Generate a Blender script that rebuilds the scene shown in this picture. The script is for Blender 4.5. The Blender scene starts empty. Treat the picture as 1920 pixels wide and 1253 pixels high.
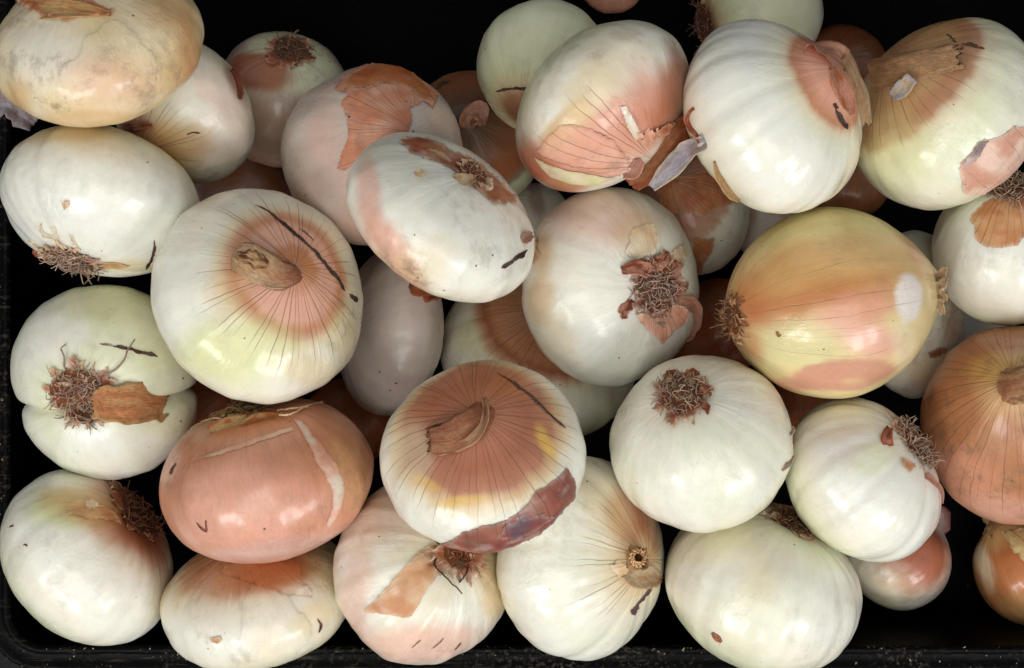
import bpy, math, random
import numpy as np
from mathutils import Matrix, Vector, geometry

# ------------------------------------------------------------------ camera, world, lights
scene = bpy.context.scene
COL = scene.collection
R_ = math.radians
CAM_Z = 0.82
FOV = R_(32.0)
FPX = 960.0 / math.tan(FOV / 2)            # focal length in photo pixels
camd = bpy.data.cameras.new('camera'); cam = bpy.data.objects.new('camera', camd); COL.objects.link(cam)
camd.sensor_fit = 'HORIZONTAL'; camd.angle = FOV; camd.clip_start = 0.02; camd.clip_end = 50
cam.location = (0, 0, CAM_Z); cam.rotation_euler = (0, 0, 0)
scene.camera = cam

world = bpy.data.worlds.new('World'); scene.world = world; world.use_nodes = True
wb = world.node_tree.nodes['Background']
wb.inputs['Color'].default_value = (0.98, 0.99, 1.0, 1); wb.inputs['Strength'].default_value = 0.36

def area(name, loc, size, size_y, power, color, aim=(0, 0, 0.08)):
    l = bpy.data.lights.new(name, 'AREA'); l.shape = 'RECTANGLE'; l.size = size; l.size_y = size_y
    l.energy = power; l.color = color
    o = bpy.data.objects.new(name, l); COL.objects.link(o); o.location = loc
    o.rotation_euler = (Vector(aim) - Vector(loc)).to_track_quat('-Z', 'Y').to_euler()
    return o
area('lamp_window', (-0.84, -0.88, 1.05), 0.28, 0.42, 4.6, (1.0, 0.99, 0.97))
area('lamp_window', (-0.54, -1.04, 1.08), 0.24, 0.40, 4.1, (1.0, 0.99, 0.97))
area('lamp_doorway', (0.66, -1.04, 1.0), 0.30, 0.42, 4.9, (0.98, 0.99, 1.0))
area('lamp_doorway', (1.02, -0.84, 0.92), 0.26, 0.38, 3.5, (0.98, 0.99, 1.0))
area('lamp_canopy', (-0.05, -0.5, 1.7), 1.3, 0.8, 8.4, (1.0, 0.975, 0.93))

scene.view_settings.view_transform = 'Standard'; scene.view_settings.look = 'None'
scene.view_settings.exposure = 0.0; scene.view_settings.gamma = 1.0
scene.view_settings.use_curve_mapping = False
try:
    scene.cycles.use_denoising = True
    scene.cycles.max_bounces = 8; scene.cycles.diffuse_bounces = 4; scene.cycles.glossy_bounces = 3
    scene.cycles.caustics_reflective = False; scene.cycles.caustics_refractive = False
except Exception:
    pass

# ------------------------------------------------------------------ small maths
def lin(c):
    c = np.asarray(c, float) / 255.0
    return np.where(c <= 0.04045, c / 12.92, ((c + 0.055) / 1.055) ** 2.4)

def _hash(ix, iy, iz, seed):
    h = (ix.astype(np.uint32) * np.uint32(374761393)) ^ (iy.astype(np.uint32) * np.uint32(668265263)) ^ (iz.astype(np.uint32) * np.uint32(2246822519)) ^ np.uint32((seed * 3266489917) & 0xffffffff)
    h = (h ^ (h >> np.uint32(13))) * np.uint32(1274126177)
    h = (h ^ (h >> np.uint32(16))) * np.uint32(2654435761)
    return (h ^ (h >> np.uint32(15))).astype(np.float64) / 4294967295.0

def vnoise(p, seed=0):
    p = np.asarray(p, float) + 1000.0
    i = np.floor(p).astype(np.int64); f = p - i; f = f * f * (3 - 2 * f)
    out = 0
    for dx in (0, 1):
        for dy in (0, 1):
            for dz in (0, 1):
                w = (f[:, 0] if dx else 1 - f[:, 0]) * (f[:, 1] if dy else 1 - f[:, 1]) * (f[:, 2] if dz else 1 - f[:, 2])
                out = out + w * _hash(i[:, 0] + dx, i[:, 1] + dy, i[:, 2] + dz, seed)
    return out * 2 - 1

def fbm(p, seed=0, n=3):
    a, s, t = 1.0, 0.0, 0.0
    for k in range(n):
        s = s + a * vnoise(p * 2 ** k, seed + 17 * k); t += a; a *= 0.5
    return s / t

def sstep(a, b, x):
    t = np.clip((x - a) / (b - a), 0, 1); return t * t * (3 - 2 * t)

def nrm(v):
    return v / np.linalg.norm(v, axis=-1, keepdims=True)

CAMP = np.array([0, 0, CAM_Z])
def ray(px, py):
    return np.array([(px - 960.0) / FPX, -(py - 626.5) / FPX, -1.0])
def proj(p):                                # world (relative to the camera) -> photo pixel
    p = np.atleast_2d(p)
    return np.stack([960.0 + FPX * p[:, 0] / -p[:, 2], 626.5 - FPX * p[:, 1] / -p[:, 2]], 1)
def plane_pt(px, py, z):                    # world point where the sight line of a pixel meets height z
    return CAMP + ray(px, py) * (CAM_Z - z)

# ------------------------------------------------------------------ materials
def mat(name):
    m = bpy.data.materials.new(name); m.use_nodes = True
    nt = m.node_tree; return m, nt, nt.nodes['Principled BSDF']

class NB:
    def __init__(s, nt): s.nt = nt
    def n(s, t, **k):
        x = s.nt.nodes.new(t)
        for a, b in k.items(): setattr(x, a, b)
        return x
    def put(s, v, sock):
        if isinstance(v, bpy.types.NodeSocket): s.nt.links.new(v, sock)
        elif v is not None: sock.default_value = v
    def m(s, op, a, b=None, c=None, clamp=False):
        x = s.n('ShaderNodeMath', operation=op, use_clamp=clamp)
        for i, v in enumerate((a, b, c)): s.put(v, x.inputs[i])
        return x.outputs[0]
    def v(s, op, a, b=None, scale=None):
        x = s.n('ShaderNodeVectorMath', operation=op)
        s.put(a, x.inputs[0]); s.put(b, x.inputs[1])
        if scale is not None: s.put(scale, x.inputs['Scale'])
        return x.outputs['Value'] if op in ('LENGTH', 'DOT_PRODUCT') else x.outputs[0]
    def comb(s, x, y, z):
        c = s.n('ShaderNodeCombineXYZ'); s.put(x, c.inputs[0]); s.put(y, c.inputs[1]); s.put(z, c.inputs[2]); return c.outputs[0]
    def noise(s, vec, scale, detail=3.0, rough=0.55):
        x = s.n('ShaderNodeTexNoise'); s.put(vec, x.inputs['Vector']); s.put(scale, x.inputs['Scale'])
        x.inputs['Detail'].default_value = detail; x.inputs['Roughness'].default_value = rough
        return x.outputs['Fac']
    def rng(s, v, a, b, c, d, smooth=True):
        x = s.n('ShaderNodeMapRange'); x.interpolation_type = 'SMOOTHSTEP' if smooth else 'LINEAR'
        s.put(v, x.inputs['Value'])
        for k, q in zip(('From Min', 'From Max', 'To Min', 'To Max'), (a, b, c, d)): s.put(q, x.inputs[k])
        return x.outputs['Result']
    def mix(s, fac, a, b, blend='MIX'):
        x = s.n('ShaderNodeMix', data_type='RGBA', blend_type=blend)
        s.put(fac, x.inputs['Factor']);
        ins = [i for i in x.inputs if i.type == 'RGBA']
        s.put(a, ins[0]); s.put(b, ins[1])
        return [o for o in x.outputs if o.type == 'RGBA'][0]
    def attr(s, name, kind='GEOMETRY'):
        return s.n('ShaderNodeAttribute', attribute_name=name, attribute_type=kind)

def skin_material(name, rough0, spec, sss, bump, coat):
    m, nt, bs = mat(name); b = NB(nt)
    base = b.attr('base'); det = b.attr('det')
    sd = b.attr('seed', 'OBJECT').outputs['Fac']
    nv = b.attr('nveins', 'OBJECT').outputs['Fac']
    sep = b.n('ShaderNodeSeparateColor'); nt.links.new(det.outputs['Color'], sep.inputs[0])
    vein, dirt, streak = sep.outputs[0], sep.outputs[1], sep.outputs[2]
    tc = b.n('ShaderNodeTexCoord').outputs['Object']
    xyz = b.n('ShaderNodeSeparateXYZ'); nt.links.new(tc, xyz.inputs[0])
    x, y, z = xyz.outputs
    rho = b.m('MAXIMUM', b.m('SQRT', b.m('ADD', b.m('MULTIPLY', x, x), b.m('MULTIPLY', y, y))), 0.0006)
    ux, uy = b.m('DIVIDE', x, rho), b.m('DIVIDE', y, rho)
    off = b.m('MULTIPLY', sd, 3.17)
    ctr = b.comb(off, b.m('MULTIPLY', sd, 1.93), off)
    warp = b.m('MULTIPLY', b.m('SUBTRACT', b.noise(b.v('ADD', tc, ctr), 55.0, 2.0), 0.5), 0.30)
    # streaks that run from pole to pole
    sv = b.v('ADD', b.comb(b.m('ADD', ux, warp), b.m('SUBTRACT', uy, warp), b.m('MULTIPLY', z, 9.0)), ctr)
    st_w = b.noise(sv, 5.0, 3.0); st_f = b.noise(sv, 28.0, 3.0, 0.6)
    mott = b.noise(b.v('ADD', tc, ctr), 70.0, 5.0, 0.6)
    mott2 = b.noise(b.v('ADD', tc, ctr), 420.0, 3.0, 0.6)
    # veins
    lon = b.m('ARCTAN2', y, x)
    wob = b.m('MULTIPLY', b.m('SUBTRACT', b.noise(b.v('ADD', tc, ctr), 48.0, 3.0), 0.5), 0.11)
    u = b.m('MULTIPLY', b.m('ADD', b.m('DIVIDE', b.m('ADD', lon, wob), 2 * math.pi), 0.5), nv)
    cell = b.m('FLOOR', u); fr = b.m('SUBTRACT', b.m('SUBTRACT', u, cell), 0.5)
    wn = b.n('ShaderNodeTexWhiteNoise', noise_dimensions='2D'); nt.links.new(b.comb(cell, sd, 0.0), wn.inputs['Vector'])
    wsep = b.n('ShaderNodeSeparateColor'); nt.links.new(wn.outputs['Color'], wsep.inputs[0])
    joff = b.m('MULTIPLY', b.m('SUBTRACT', wsep.outputs[0], 0.5), 0.7)
    dist = b.m('MULTIPLY', b.m('DIVIDE', b.m('MULTIPLY', b.m('ABSOLUTE', b.m('SUBTRACT', fr, joff)), 2 * math.pi), nv), rho)
    brk = b.noise(b.v('ADD', tc, ctr), 130.0, 2.0)
    wid = b.m('MULTIPLY', b.m('ADD', 0.35, b.m('MULTIPLY', wsep.outputs[1], 0.65)), b.rng(rho, 0.002, 0.018, 0.00016, 0.00027))
    line = b.rng(dist, b.m('MULTIPLY', wid, 0.35), b.m('MULTIPLY', wid, 1.35), 1.0, 0.0)
    on = b.rng(b.m('ADD', vein, b.m('MULTIPLY', b.m('SUBTRACT', brk, 0.5), 0.7)), b.m('MULTIPLY', wsep.outputs[2], 0.55), b.m('ADD', b.m('MULTIPLY', wsep.outputs[2], 0.55), 0.55), 0.0, 1.0)
    veinf = b.m('MULTIPLY', b.m('MULTIPLY', line, on), b.m('MINIMUM', b.m('MULTIPLY', vein, 1.15), 0.78))
    # colour
    c = base.outputs['Color']
    g = b.m('MULTIPLY', streak, 1.0)
    tone = b.m('ADD', 1.0, b.m('MULTIPLY', g, b.m('ADD', b.m('MULTIPLY', b.m('SUBTRACT', st_f, 0.5), 0.55), b.m('MULTIPLY', b.m('SUBTRACT', st_w, 0.5), 0.45))))
    tone = b.m('MULTIPLY', tone, b.rng(mott, 0.25, 0.75, 0.975, 1.02))
    tone = b.m('MULTIPLY', tone, b.rng(mott2, 0.2, 0.8, 0.985, 1.012))
    c = b.mix(1.0, c, b.comb(tone, tone, tone), 'MULTIPLY')
    warm = b.rng(st_w, 0.5, 0.75, 0.0, 0.16)
    c = b.mix(b.m('MULTIPLY', warm, streak), c, (0.80, 0.52, 0.26, 1), 'MULTIPLY')
    c = b.mix(veinf, c, b.mix(0.25, (0.10, 0.04, 0.018, 1), c))
    # dirt: smears, specks and short scuffs
    smear = b.m('MULTIPLY', b.rng(b.noise(b.v('ADD', tc, ctr), 110.0, 6.0, 0.72), 0.46, 0.68, 0.0, 1.0), b.rng(b.noise(b.v('ADD', tc, ctr), 28.0, 2.0), 0.38, 0.62, 0.0, 1.0))
    c = b.mix(b.m('MULTIPLY', smear, b.m('MULTIPLY', dirt, 0.75)), c, (0.17, 0.105, 0.055, 1))
    vor = b.n('ShaderNodeTexVoronoi'); nt.links.new(b.v('ADD', b.v('MULTIPLY', tc, (1.0, 1.0, 0.8)), ctr), vor.inputs['Vector']); vor.inputs['Scale'].default_value = 270.0
    vr = b.n('ShaderNodeSeparateColor'); nt.links.new(vor.outputs['Color'], vr.inputs[0])
    srad = b.m('MULTIPLY', b.m('ADD', 0.12, b.m('POWER', vr.outputs[1], 4.0)), 0.13)
    dd = b.m('ADD', vor.outputs['Distance'], b.m('MULTIPLY', b.m('SUBTRACT', mott2, 0.5), 0.06))
    spk = b.m('MULTIPLY', b.rng(dd, srad, b.m('ADD', srad, 0.025), 1.0, 0.0), b.m('LESS_THAN', vr.outputs[0], b.m('MULTIPLY', b.m('ADD', 0.12, b.m('MULTIPLY', dirt, 1.1)), b.rng(b.noise(b.v('ADD', tc, ctr), 42.0, 2.0), 0.42, 0.68, 0.04, 1.0))))
    c = b.mix(b.m('MULTIPLY', spk, 0.8), c, (0.045, 0.032, 0.022, 1))
    nt.links.new(c, bs.inputs['Base Color'])
    ro = b.m('ADD', rough0, b.m('ADD', b.m('MULTIPLY', dirt, 0.12), b.m('MULTIPLY', b.m('SUBTRACT', mott, 0.5), 0.16)))
    ro = b.m('ADD', ro, b.m('MULTIPLY', b.m('ADD', veinf, smear), 0.15))
    nt.links.new(ro, bs.inputs['Roughness'])
    bs.inputs['Specular IOR Level'].default_value = spec
    bs.inputs['Coat Weight'].default_value = coat; bs.inputs['Coat Roughness'].default_value = 0.14
    bs.inputs['Subsurface Weight'].default_value = sss
    bs.inputs['Subsurface Radius'].default_value = (1.0, 0.62, 0.30); bs.inputs['Subsurface Scale'].default_value = 0.006
    hgt = b.m('ADD', b.m('MULTIPLY', st_w, 0.55), b.m('MULTIPLY', st_f, 0.09))
    hgt = b.m('ADD', hgt, b.m('ADD', b.m('MULTIPLY', mott, 0.10), b.m('MULTIPLY', mott2, 0.012)))
    hgt = b.m('SUBTRACT', hgt, b.m('MULTIPLY', veinf, 0.15))
    zn = b.noise(b.v('ADD', b.comb(b.m('MULTIPLY', ux, 1.0), b.m('MULTIPLY', uy, 1.0), b.m('MULTIPLY', z, 4.0)), ctr), 15.0, 2.0, 0.5)
    ridge = b.m('MULTIPLY', zn, b.rng(rho, 0.007, 0.026, 1.0, 0.12))
    hgt = b.m('ADD', hgt, b.m('MULTIPLY', ridge, 0.5))
    crs = b.noise(b.v('ADD', b.comb(b.m('MULTIPLY', ux, 0.018), b.m('MULTIPLY', uy, 0.018), b.m('MULTIPLY', z, 0.45)), ctr), 330.0, 3.0, 0.6)
    crs = b.m('MULTIPLY', b.rng(b.m('ABSOLUTE', b.m('SUBTRACT', crs, 0.5)), 0.0, 0.07, 1.0, 0.0), b.rng(b.noise(b.v('ADD', tc, ctr), 38.0, 2.0), 0.5, 0.66, 0.0, 1.0))
    hgt = b.m('ADD', hgt, b.m('MULTIPLY', crs, 0.10))
    bp = b.n('ShaderNodeBump'); bp.inputs['Strength'].default_value = bump; bp.inputs['Distance'].default_value = 0.0016
    nt.links.new(hgt, bp.inputs['Height']); nt.links.new(bp.outputs[0], bs.inputs['Normal'])
    return m

M_SKIN = skin_material('onion_skin', 0.265, 0.5, 0.28, 0.45, 0.28)
M_PAPER = skin_material('papery_skin', 0.42, 0.40, 0.06, 0.65, 0.10)

def husk_material():
    m, nt, bs = mat('dry_husk'); b = NB(nt)
    base = b.attr('base').outputs['Color']; huv = b.attr('huv').outputs['Vector']
    fib = b.noise(b.v('MULTIPLY', huv, (1.2, 16.0, 16.0)), 1.6, 4.0, 0.65)
    fib2 = b.noise(b.v('MULTIPLY', huv, (2.5, 40.0, 40.0)), 1.3, 3.0, 0.6)
    blot = b.noise(b.v('MULTIPLY', huv, (4.0, 3.0, 3.0)), 1.5, 4.0)
    t = b.m('MULTIPLY', b.rng(fib, 0.3, 0.7, 0.82, 1.22), b.rng(blot, 0.3, 0.7, 0.8, 1.12))
    t = b.m('MULTIPLY', t, b.rng(fib2, 0.25, 0.45, 0.72, 1.0))
    c = b.mix(1.0, base, b.comb(t, t, t), 'MULTIPLY')
    nt.links.new(c, bs.inputs['Base Color']); bs.inputs['Roughness'].default_value = 0.58
    bs.inputs['Specular IOR Level'].default_value = 0.35
    bs.inputs['Subsurface Weight'].default_value = 0.1; bs.inputs['Subsurface Scale'].default_value = 0.0015
    bp = b.n('ShaderNodeBump'); bp.inputs['Strength'].default_value = 0.9; bp.inputs['Distance'].default_value = 0.0009
    nt.links.new(b.m('ADD', fib, b.m('MULTIPLY', fib2, 0.5)), bp.inputs['Height']); nt.links.new(bp.outputs[0], bs.inputs['Normal'])
    tr = b.n('ShaderNodeBsdfTranslucent'); nt.links.new(c, tr.inputs['Color'])          # thin dry skin lets light through
    mx = b.n('ShaderNodeMixShader'); mx.inputs[0].default_value = 0.2
    nt.links.new(bs.outputs[0], mx.inputs[1]); nt.links.new(tr.outputs[0], mx.inputs[2])
    nt.links.new(mx.outputs[0], nt.nodes['Material Output'].inputs['Surface'])
    return m
M_HUSK = husk_material()

def plain(name, rough, spec=0.3, vary=900.0, lo=0.6, hi=1.25, bump=0.3):
    m, nt, bs = mat(name); b = NB(nt)
    tc = b.n('ShaderNodeTexCoord').outputs['Object']
    nz = b.noise(tc, vary, 4.0, 0.65); t = b.rng(nz, 0.3, 0.7, lo, hi)
    nt.links.new(b.mix(1.0, b.attr('base').outputs['Color'], b.comb(t, t, t), 'MULTIPLY'), bs.inputs['Base Color'])
    bs.inputs['Roughness'].default_value = rough; bs.inputs['Specular IOR Level'].default_value = spec
    bp = b.n('ShaderNodeBump'); bp.inputs['Strength'].default_value = bump; bp.inputs['Distance'].default_value = 0.0005
    nt.links.new(nz, bp.inputs['Height']); nt.links.new(bp.outputs[0], bs.inputs['Normal'])
    return m
M_ROOT = plain('root_fibre', 0.8, 0.25)
M_MARK = plain('dark_scar_tissue', 0.6, 0.25, 1400.0, 0.3, 2.2, 0.8)
M_BIT = plain('dry_bits', 0.8, 0.2)

def plastic(name, dust, spec=0.16):
    m, nt, bs = mat(name); b = NB(nt)
    tc = b.n('ShaderNodeTexCoord').outputs['Object']
    n1 = b.noise(tc, 26.0, 5.0, 0.65); n2 = b.noise(tc, 420.0, 4.0, 0.7); n3 = b.noise(b.v('MULTIPLY', tc, (0.5, 6.0, 1.0)), 90.0, 4.0, 0.7)
    f = b.m('MULTIPLY', b.rng(n1, 0.42, 0.68, 0.0, 1.0), b.rng(n2, 0.5, 0.66, 0.0, 1.0))
    f = b.m('ADD', f, b.m('MULTIPLY', b.rng(n3, 0.56, 0.72, 0.0, 1.0), 0.5), clamp=True)
    c = b.mix(b.m('MULTIPLY', f, dust), (0.0012, 0.0012, 0.0014, 1), (0.20, 0.165, 0.13, 1))
    nt.links.new(c, bs.inputs['Base Color'])
    nt.links.new(b.rng(n1, 0.3, 0.7, 0.36, 0.55), bs.inputs['Roughness'])
    bs.inputs['Specular IOR Level'].default_value = spec
    bp = b.n('ShaderNodeBump'); bp.inputs['Strength'].default_value = 0.35; bp.inputs['Distance'].default_value = 0.0008
    nt.links.new(n2, bp.inputs['Height']); nt.links.new(bp.outputs[0], bs.inputs['Normal'])
    return m
M_CRATE = plastic('black_plastic', 0.02, 0.035)
M_RIM = plastic('dusty_black_plastic', 0.35, 0.07)
M_TABLE = plastic('dark_table', 0.15)

# ------------------------------------------------------------------ mesh helpers
def make_mesh(name, verts, faces, material, attrs=None, smooth=True):
    me = bpy.data.meshes.new(name)
    if isinstance(faces, np.ndarray):
        n, k = faces.shape
        me.vertices.add(len(verts)); me.vertices.foreach_set('co', np.asarray(verts, np.float32).ravel())
        me.loops.add(n * k); me.loops.foreach_set('vertex_index', faces.astype(np.int32).ravel())
        me.polygons.add(n); me.polygons.foreach_set('loop_start', np.arange(0, n * k, k, dtype=np.int32))
        me.polygons.foreach_set('loop_total', np.full(n, k, np.int32))
        me.update(calc_edges=True)
    else:
        me.from_pydata([tuple(v) for v in verts], [], faces)
    if smooth: me.polygons.foreach_set('use_smooth', np.ones(len(me.polygons), bool))
    for k, a in (attrs or {}).items():
        a = np.asarray(a, np.float32)
        if k == 'huv':
            at = me.attributes.new(k, 'FLOAT_VECTOR', 'POINT'); at.data.foreach_set('vector', a.ravel())
        else:
            at = me.attributes.new(k, 'FLOAT_COLOR', 'POINT')
            at.data.foreach_set('color', np.concatenate([a, np.ones((len(a), 1), np.float32)], 1).ravel())
    me.materials.append(material)
    me.update(); return me

def inside(poly, pts):
    x, y = pts[:, 0], pts[:, 1]; res = np.zeros(len(pts), bool)
    a = poly; bq = np.roll(poly, -1, 0)
    for (x0, y0), (x1, y1) in zip(a, bq):
        c = ((y0 > y) != (y1 > y)) & (x < (x1 - x0) * (y - y0) / (y1 - y0 + 1e-30) + x0)
        res ^= c
    return res

def seg_dist(poly, pts):
    d = np.full(len(pts), 1e9)
    for p, q in zip(poly, np.roll(poly, -1, 0)):
        e = q - p; t = np.clip(((pts - p) @ e) / (e @ e + 1e-30), 0, 1)
        d = np.minimum(d, np.linalg.norm(pts - (p + t[:, None] * e), axis=1))
    return d

def catmull(P, n):
    P = np.asarray(P, float); m = len(P)
    E = np.vstack([2 * P[0] - P[1], P, 2 * P[-1] - P[-2]])
    t = np.linspace(0, m - 1 - 1e-9, n); i = np.floor(t).astype(int); f = (t - i)[:, None]
    p0, p1, p2, p3 = E[i], E[i + 1], E[i + 2], E[i + 3]
    return 0.5 * (2 * p1 + (p2 - p0) * f + (2 * p0 - 5 * p1 + 4 * p2 - p3) * f ** 2 + (3 * p1 - p0 - 3 * p2 + p3) * f ** 3)
# ------------------------------------------------------------------ the onion builder
PAL = dict(
    white=(236, 234, 220), cool=(233, 235, 229), green=(221, 223, 188), lime=(212, 214, 150), cream=(230, 214, 180),
    tan=(212, 172, 116), straw=(222, 196, 140), orange=(192, 118, 68), deep=(186, 90, 48), rust=(160, 84, 48),
    pink=(222, 158, 132), rose=(226, 172, 150), brown=(176, 116, 76), umber=(122, 70, 42), dark=(74, 42, 28),
    mauve=(196, 170, 166), plum=(128, 66, 58), purple=(92, 62, 74), grey=(205, 194, 184), gold=(226, 186, 84), lilac=(206, 198, 206),
    black=(26, 25, 28), root=(152, 130, 112), redbrown=(158, 82, 58), husk=(212, 168, 122), paleh=(222, 196, 158), blackgreen=(70, 72, 40))
def colr(c): return lin(PAL[c]) if isinstance(c, str) else lin(c)

class Onion:
    def __init__(s, key, c, R, L, pole, kind='root', label='', **k):
        s.key, s.c, s.Rp, s.Lp, s.pole, s.kind, s.label, s.k = key, np.array(c, float), float(R), float(L), np.array(pole, float), kind, label, k
        s.seed = sum(ord(ch) * (i + 3) for i, ch in enumerate(key)) % 997
        rs = np.random.RandomState(s.seed)
        s.ribs = [(n, a * k.get('rib', 1.0), rs.uniform(0, 6.28)) for n, a in ((3, .006), (5, .005), (8, .0036), (13, .0032), (21, .0020), (34, .0010))]
        s.lump = k.get('lump', 0.030); s.k.setdefault('sq', rs.uniform(0.90, 1.06)); s.fit()

    # -- surface in the local frame, unit distance from the camera
    def P(s, d, lift=0.0):
        x, y, z = d[:, 0], d[:, 1], d[:, 2]
        th = np.arccos(np.clip(z, -1, 1)); lo = np.arctan2(y, x); sn = np.sin(th)
        sc = 1 + s.lump * fbm(d * 1.5 + s.seed, s.seed, 2) + 0.0035 * vnoise(d * 7 + s.seed, s.seed)
        tw = s.k.get('twist', 0.15)
        for n, a, ph in s.ribs: sc = sc + a * np.cos(n * lo + ph + tw * z * n * .4) * sn ** 1.3
        for (n0, dep, wid, o0) in s.k.get('cleft_l', []):
            t = d @ n0 - o0; sc = sc - dep * np.exp(-np.abs(t / wid) ** 1.25)
        q = s.k.get('sq', 1.0)                                  # >1 squares the shoulder
        zz = np.sign(z) * np.abs(z) ** q
        h = s.h * (1 + 0 * zz)
        up = {'root': s.k.get('dimple', -0.07), 'neck': s.k.get('shoulder', 0.09)}[s.kind]
        dn = {'root': s.k.get('tip', 0.07), 'neck': -0.05}[s.kind]
        zadd = up * np.exp(-(th / 0.33) ** 2) - dn * np.exp(-((np.pi - th) / 0.33) ** 2)
        V = np.stack([s.R * x, s.R * y, s.h * (zz + zadd)], 1) * sc[:, None]
        if np.any(lift): V = V + s.N(d) * (np.asarray(lift) * np.ones(len(d)))[:, None]
        return V
    def N(s, d): return nrm(np.stack([d[:, 0] / s.R, d[:, 1] / s.R, d[:, 2] / s.h], 1))
    def W(s, V): return s.C + V @ s.A.T                          # local -> camera-relative
    def fit(s):
        dv = s.pole - s.c; dd = np.hypot(*dv); ang = math.atan2(-dv[1], dv[0])
        ca = np.array([math.cos(ang), -math.sin(ang)]); cp = np.array([math.sin(ang), math.cos(ang)])
        se = math.sqrt(max(s.Lp ** 2 - dd ** 2, 1e-6)) / s.Rp
        se = min(se, 0.97); ce = math.sqrt(1 - se * se)
        h = s.k['hr'] * s.Rp if 'hr' in s.k else (min(max(dd / ce, 0.55 * s.Rp), 1.12 * s.Rp))
        c = s.c.copy(); R = s.Rp; ph = np.linspace(0, 2 * np.pi, 40, endpoint=False)
        zc = np.linspace(-1, 1, 31); zz, pp = np.meshgrid(zc, ph); zz, pp = zz.ravel(), pp.ravel()
        D = np.stack([np.sqrt(1 - zz ** 2) * np.cos(pp), np.sqrt(1 - zz ** 2) * np.sin(pp), zz], 1); s.D = D
        for it in range(8):
            r = ray(*c); w = -r / np.linalg.norm(r)
            u = np.array([1.0, 0, 0]); u = nrm(u - (u @ w) * w); v = np.cross(w, u)
            ax = ce * (math.cos(ang) * u + math.sin(ang) * v) + se * w
            xl = -math.sin(ang) * u + math.cos(ang) * v; yl = np.cross(ax, xl)
            s.A = np.stack([xl, yl, ax], 1); s.C = r; s.R, s.h = R / FPX, h / FPX
            if 'cleft' in s.k:                                   # a fold through the axis, given by its normal in the picture
                s.k['cleft_l'] = []
                for nx, ny, de, wi, o0 in s.k['cleft']:
                    nl = (nx * u + ny * v) @ s.A; nl[2] = 0; s.k['cleft_l'].append((nrm(nl), de, wi, o0))
            q = proj(s.W(s.P(D))); al, pe = q @ ca, q @ cp
            tal, tpe = s.c @ ca, s.c @ cp
            c = c + 0.8 * (ca * (tal - (al.max() + al.min()) / 2) + cp * (tpe - (pe.max() + pe.min()) / 2))
            R *= s.Rp / ((pe.max() - pe.min()) / 2)
            kL = s.Lp / ((al.max() - al.min()) / 2); h *= 1 + (kL - 1) * (0.9 if se < .6 else 0.6)
            h = min(max(h, 0.5 * R), 1.25 * R)
        s.t = 1.0
    def settle(s, t):                                           # carry it along its sight line to its real distance
        s.t = t; s.C = s.C * t; s.R *= t; s.h *= t; s.px = t / FPX
    # -- picture position -> place on the skin
    def dir_of(s, pts):
        pts = np.atleast_2d(np.asarray(pts, float)); tgt = pts.copy(); out = None
        for it in range(4):
            rr = np.stack([(tgt[:, 0] - 960) / FPX, -(tgt[:, 1] - 626.5) / FPX, -np.ones(len(tgt))], 1)
            o = (-s.C) @ s.A; dl = rr @ s.A; k = np.array([s.R, s.R, s.h]); o = o / k; dl = nrm(dl / k)
            b = dl @ o; q = o - dl * b[:, None]; rho = np.linalg.norm(q, axis=1)
            hit = rho < 1
            d1 = q - dl * np.sqrt(np.clip(1 - rho ** 2, 0, 1))[:, None]
            be = np.minimum((rho - 1) * 1.3, 1.2)[:, None]
            d2 = q / np.maximum(rho, 1e-9)[:, None] * np.cos(be) + dl * np.sin(be)
            out = nrm(np.where(hit[:, None], d1, d2))
            if it < 3:
                err = pts - proj(s.W(s.P(out))); err[rho > 0.97] = 0
                tgt = tgt + 0.8 * err
        return out
    def hit(s, pts):
        d = s.dir_of(pts); return d

    # -- painting: what colour the skin itself has at directions d
    def paint(s, d):
        k = s.k; sd = s.seed
        V = s.W(s.P(d)); th = np.degrees(np.arccos(np.clip(d[:, 2], -1, 1)))
        lo = np.arctan2(d[:, 1], d[:, 0])
        col = np.tile(colr(k.get('base', 'white')), (len(d), 1))
        n1 = fbm(d * 1.7 + sd, sd + 5, 3)
        col2 = colr(k.get('base2', 'green')); a2 = k.get('mix2', 0.45)
        col = col + (col2 - col) * (a2 * sstep(-0.25, 0.45, n1))[:, None]
        stk = fbm(np.stack([np.cos(lo) * 4, np.sin(lo) * 4, th * 0.012], 1) + sd, sd + 9, 3)
        stf = fbm(np.stack([np.cos(lo) * 16, np.sin(lo) * 16, th * 0.02], 1) + sd, sd + 19, 2)
        vein = np.full(len(d), k.get('vein', 0.04) + 0.03); dirt = np.full(len(d), k.get('dirt', 0.25)); streak = np.full(len(d), k.get('streak', 0.20))
        n2 = fbm(d * 4 + sd, sd + 31, 3)
        # radial zones round the pole that shows (degrees from the pole, colour, amount)
        for zone, tt in ((k.get('cap'), th), (k.get('cap2', [(0, 'lime', .55), (50, 'lime', .42), (78, 'cream', .22), (100, 'white', 0)] if k.get('base') == 'white' else None), 180 - th)):
            if not zone: continue
            amp = k.get('capn', 5.0)
            tw = tt + amp * stk + amp * 0.6 * stf + amp * 0.5 * n2
            dg = np.array([z[0] for z in zone], float); cc = np.array([colr(z[1]) for z in zone]); aa = np.array([z[2] for z in zone])
            a = np.interp(tw, dg, aa); ci = np.stack([np.interp(tw, dg, cc[:, j]) for j in range(3)], 1)
            col = col + (ci - col) * a[:, None]
        for z in k.get('veins', []):                              # (from, to, strength)
            vein = np.maximum(vein, z[2] * (1 - sstep(z[0], z[1], th)))
        for z in k.get('veins2', []):
            vein = np.maximum(vein, z[2] * (1 - sstep(z[0], z[1], 180 - th)))
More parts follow.
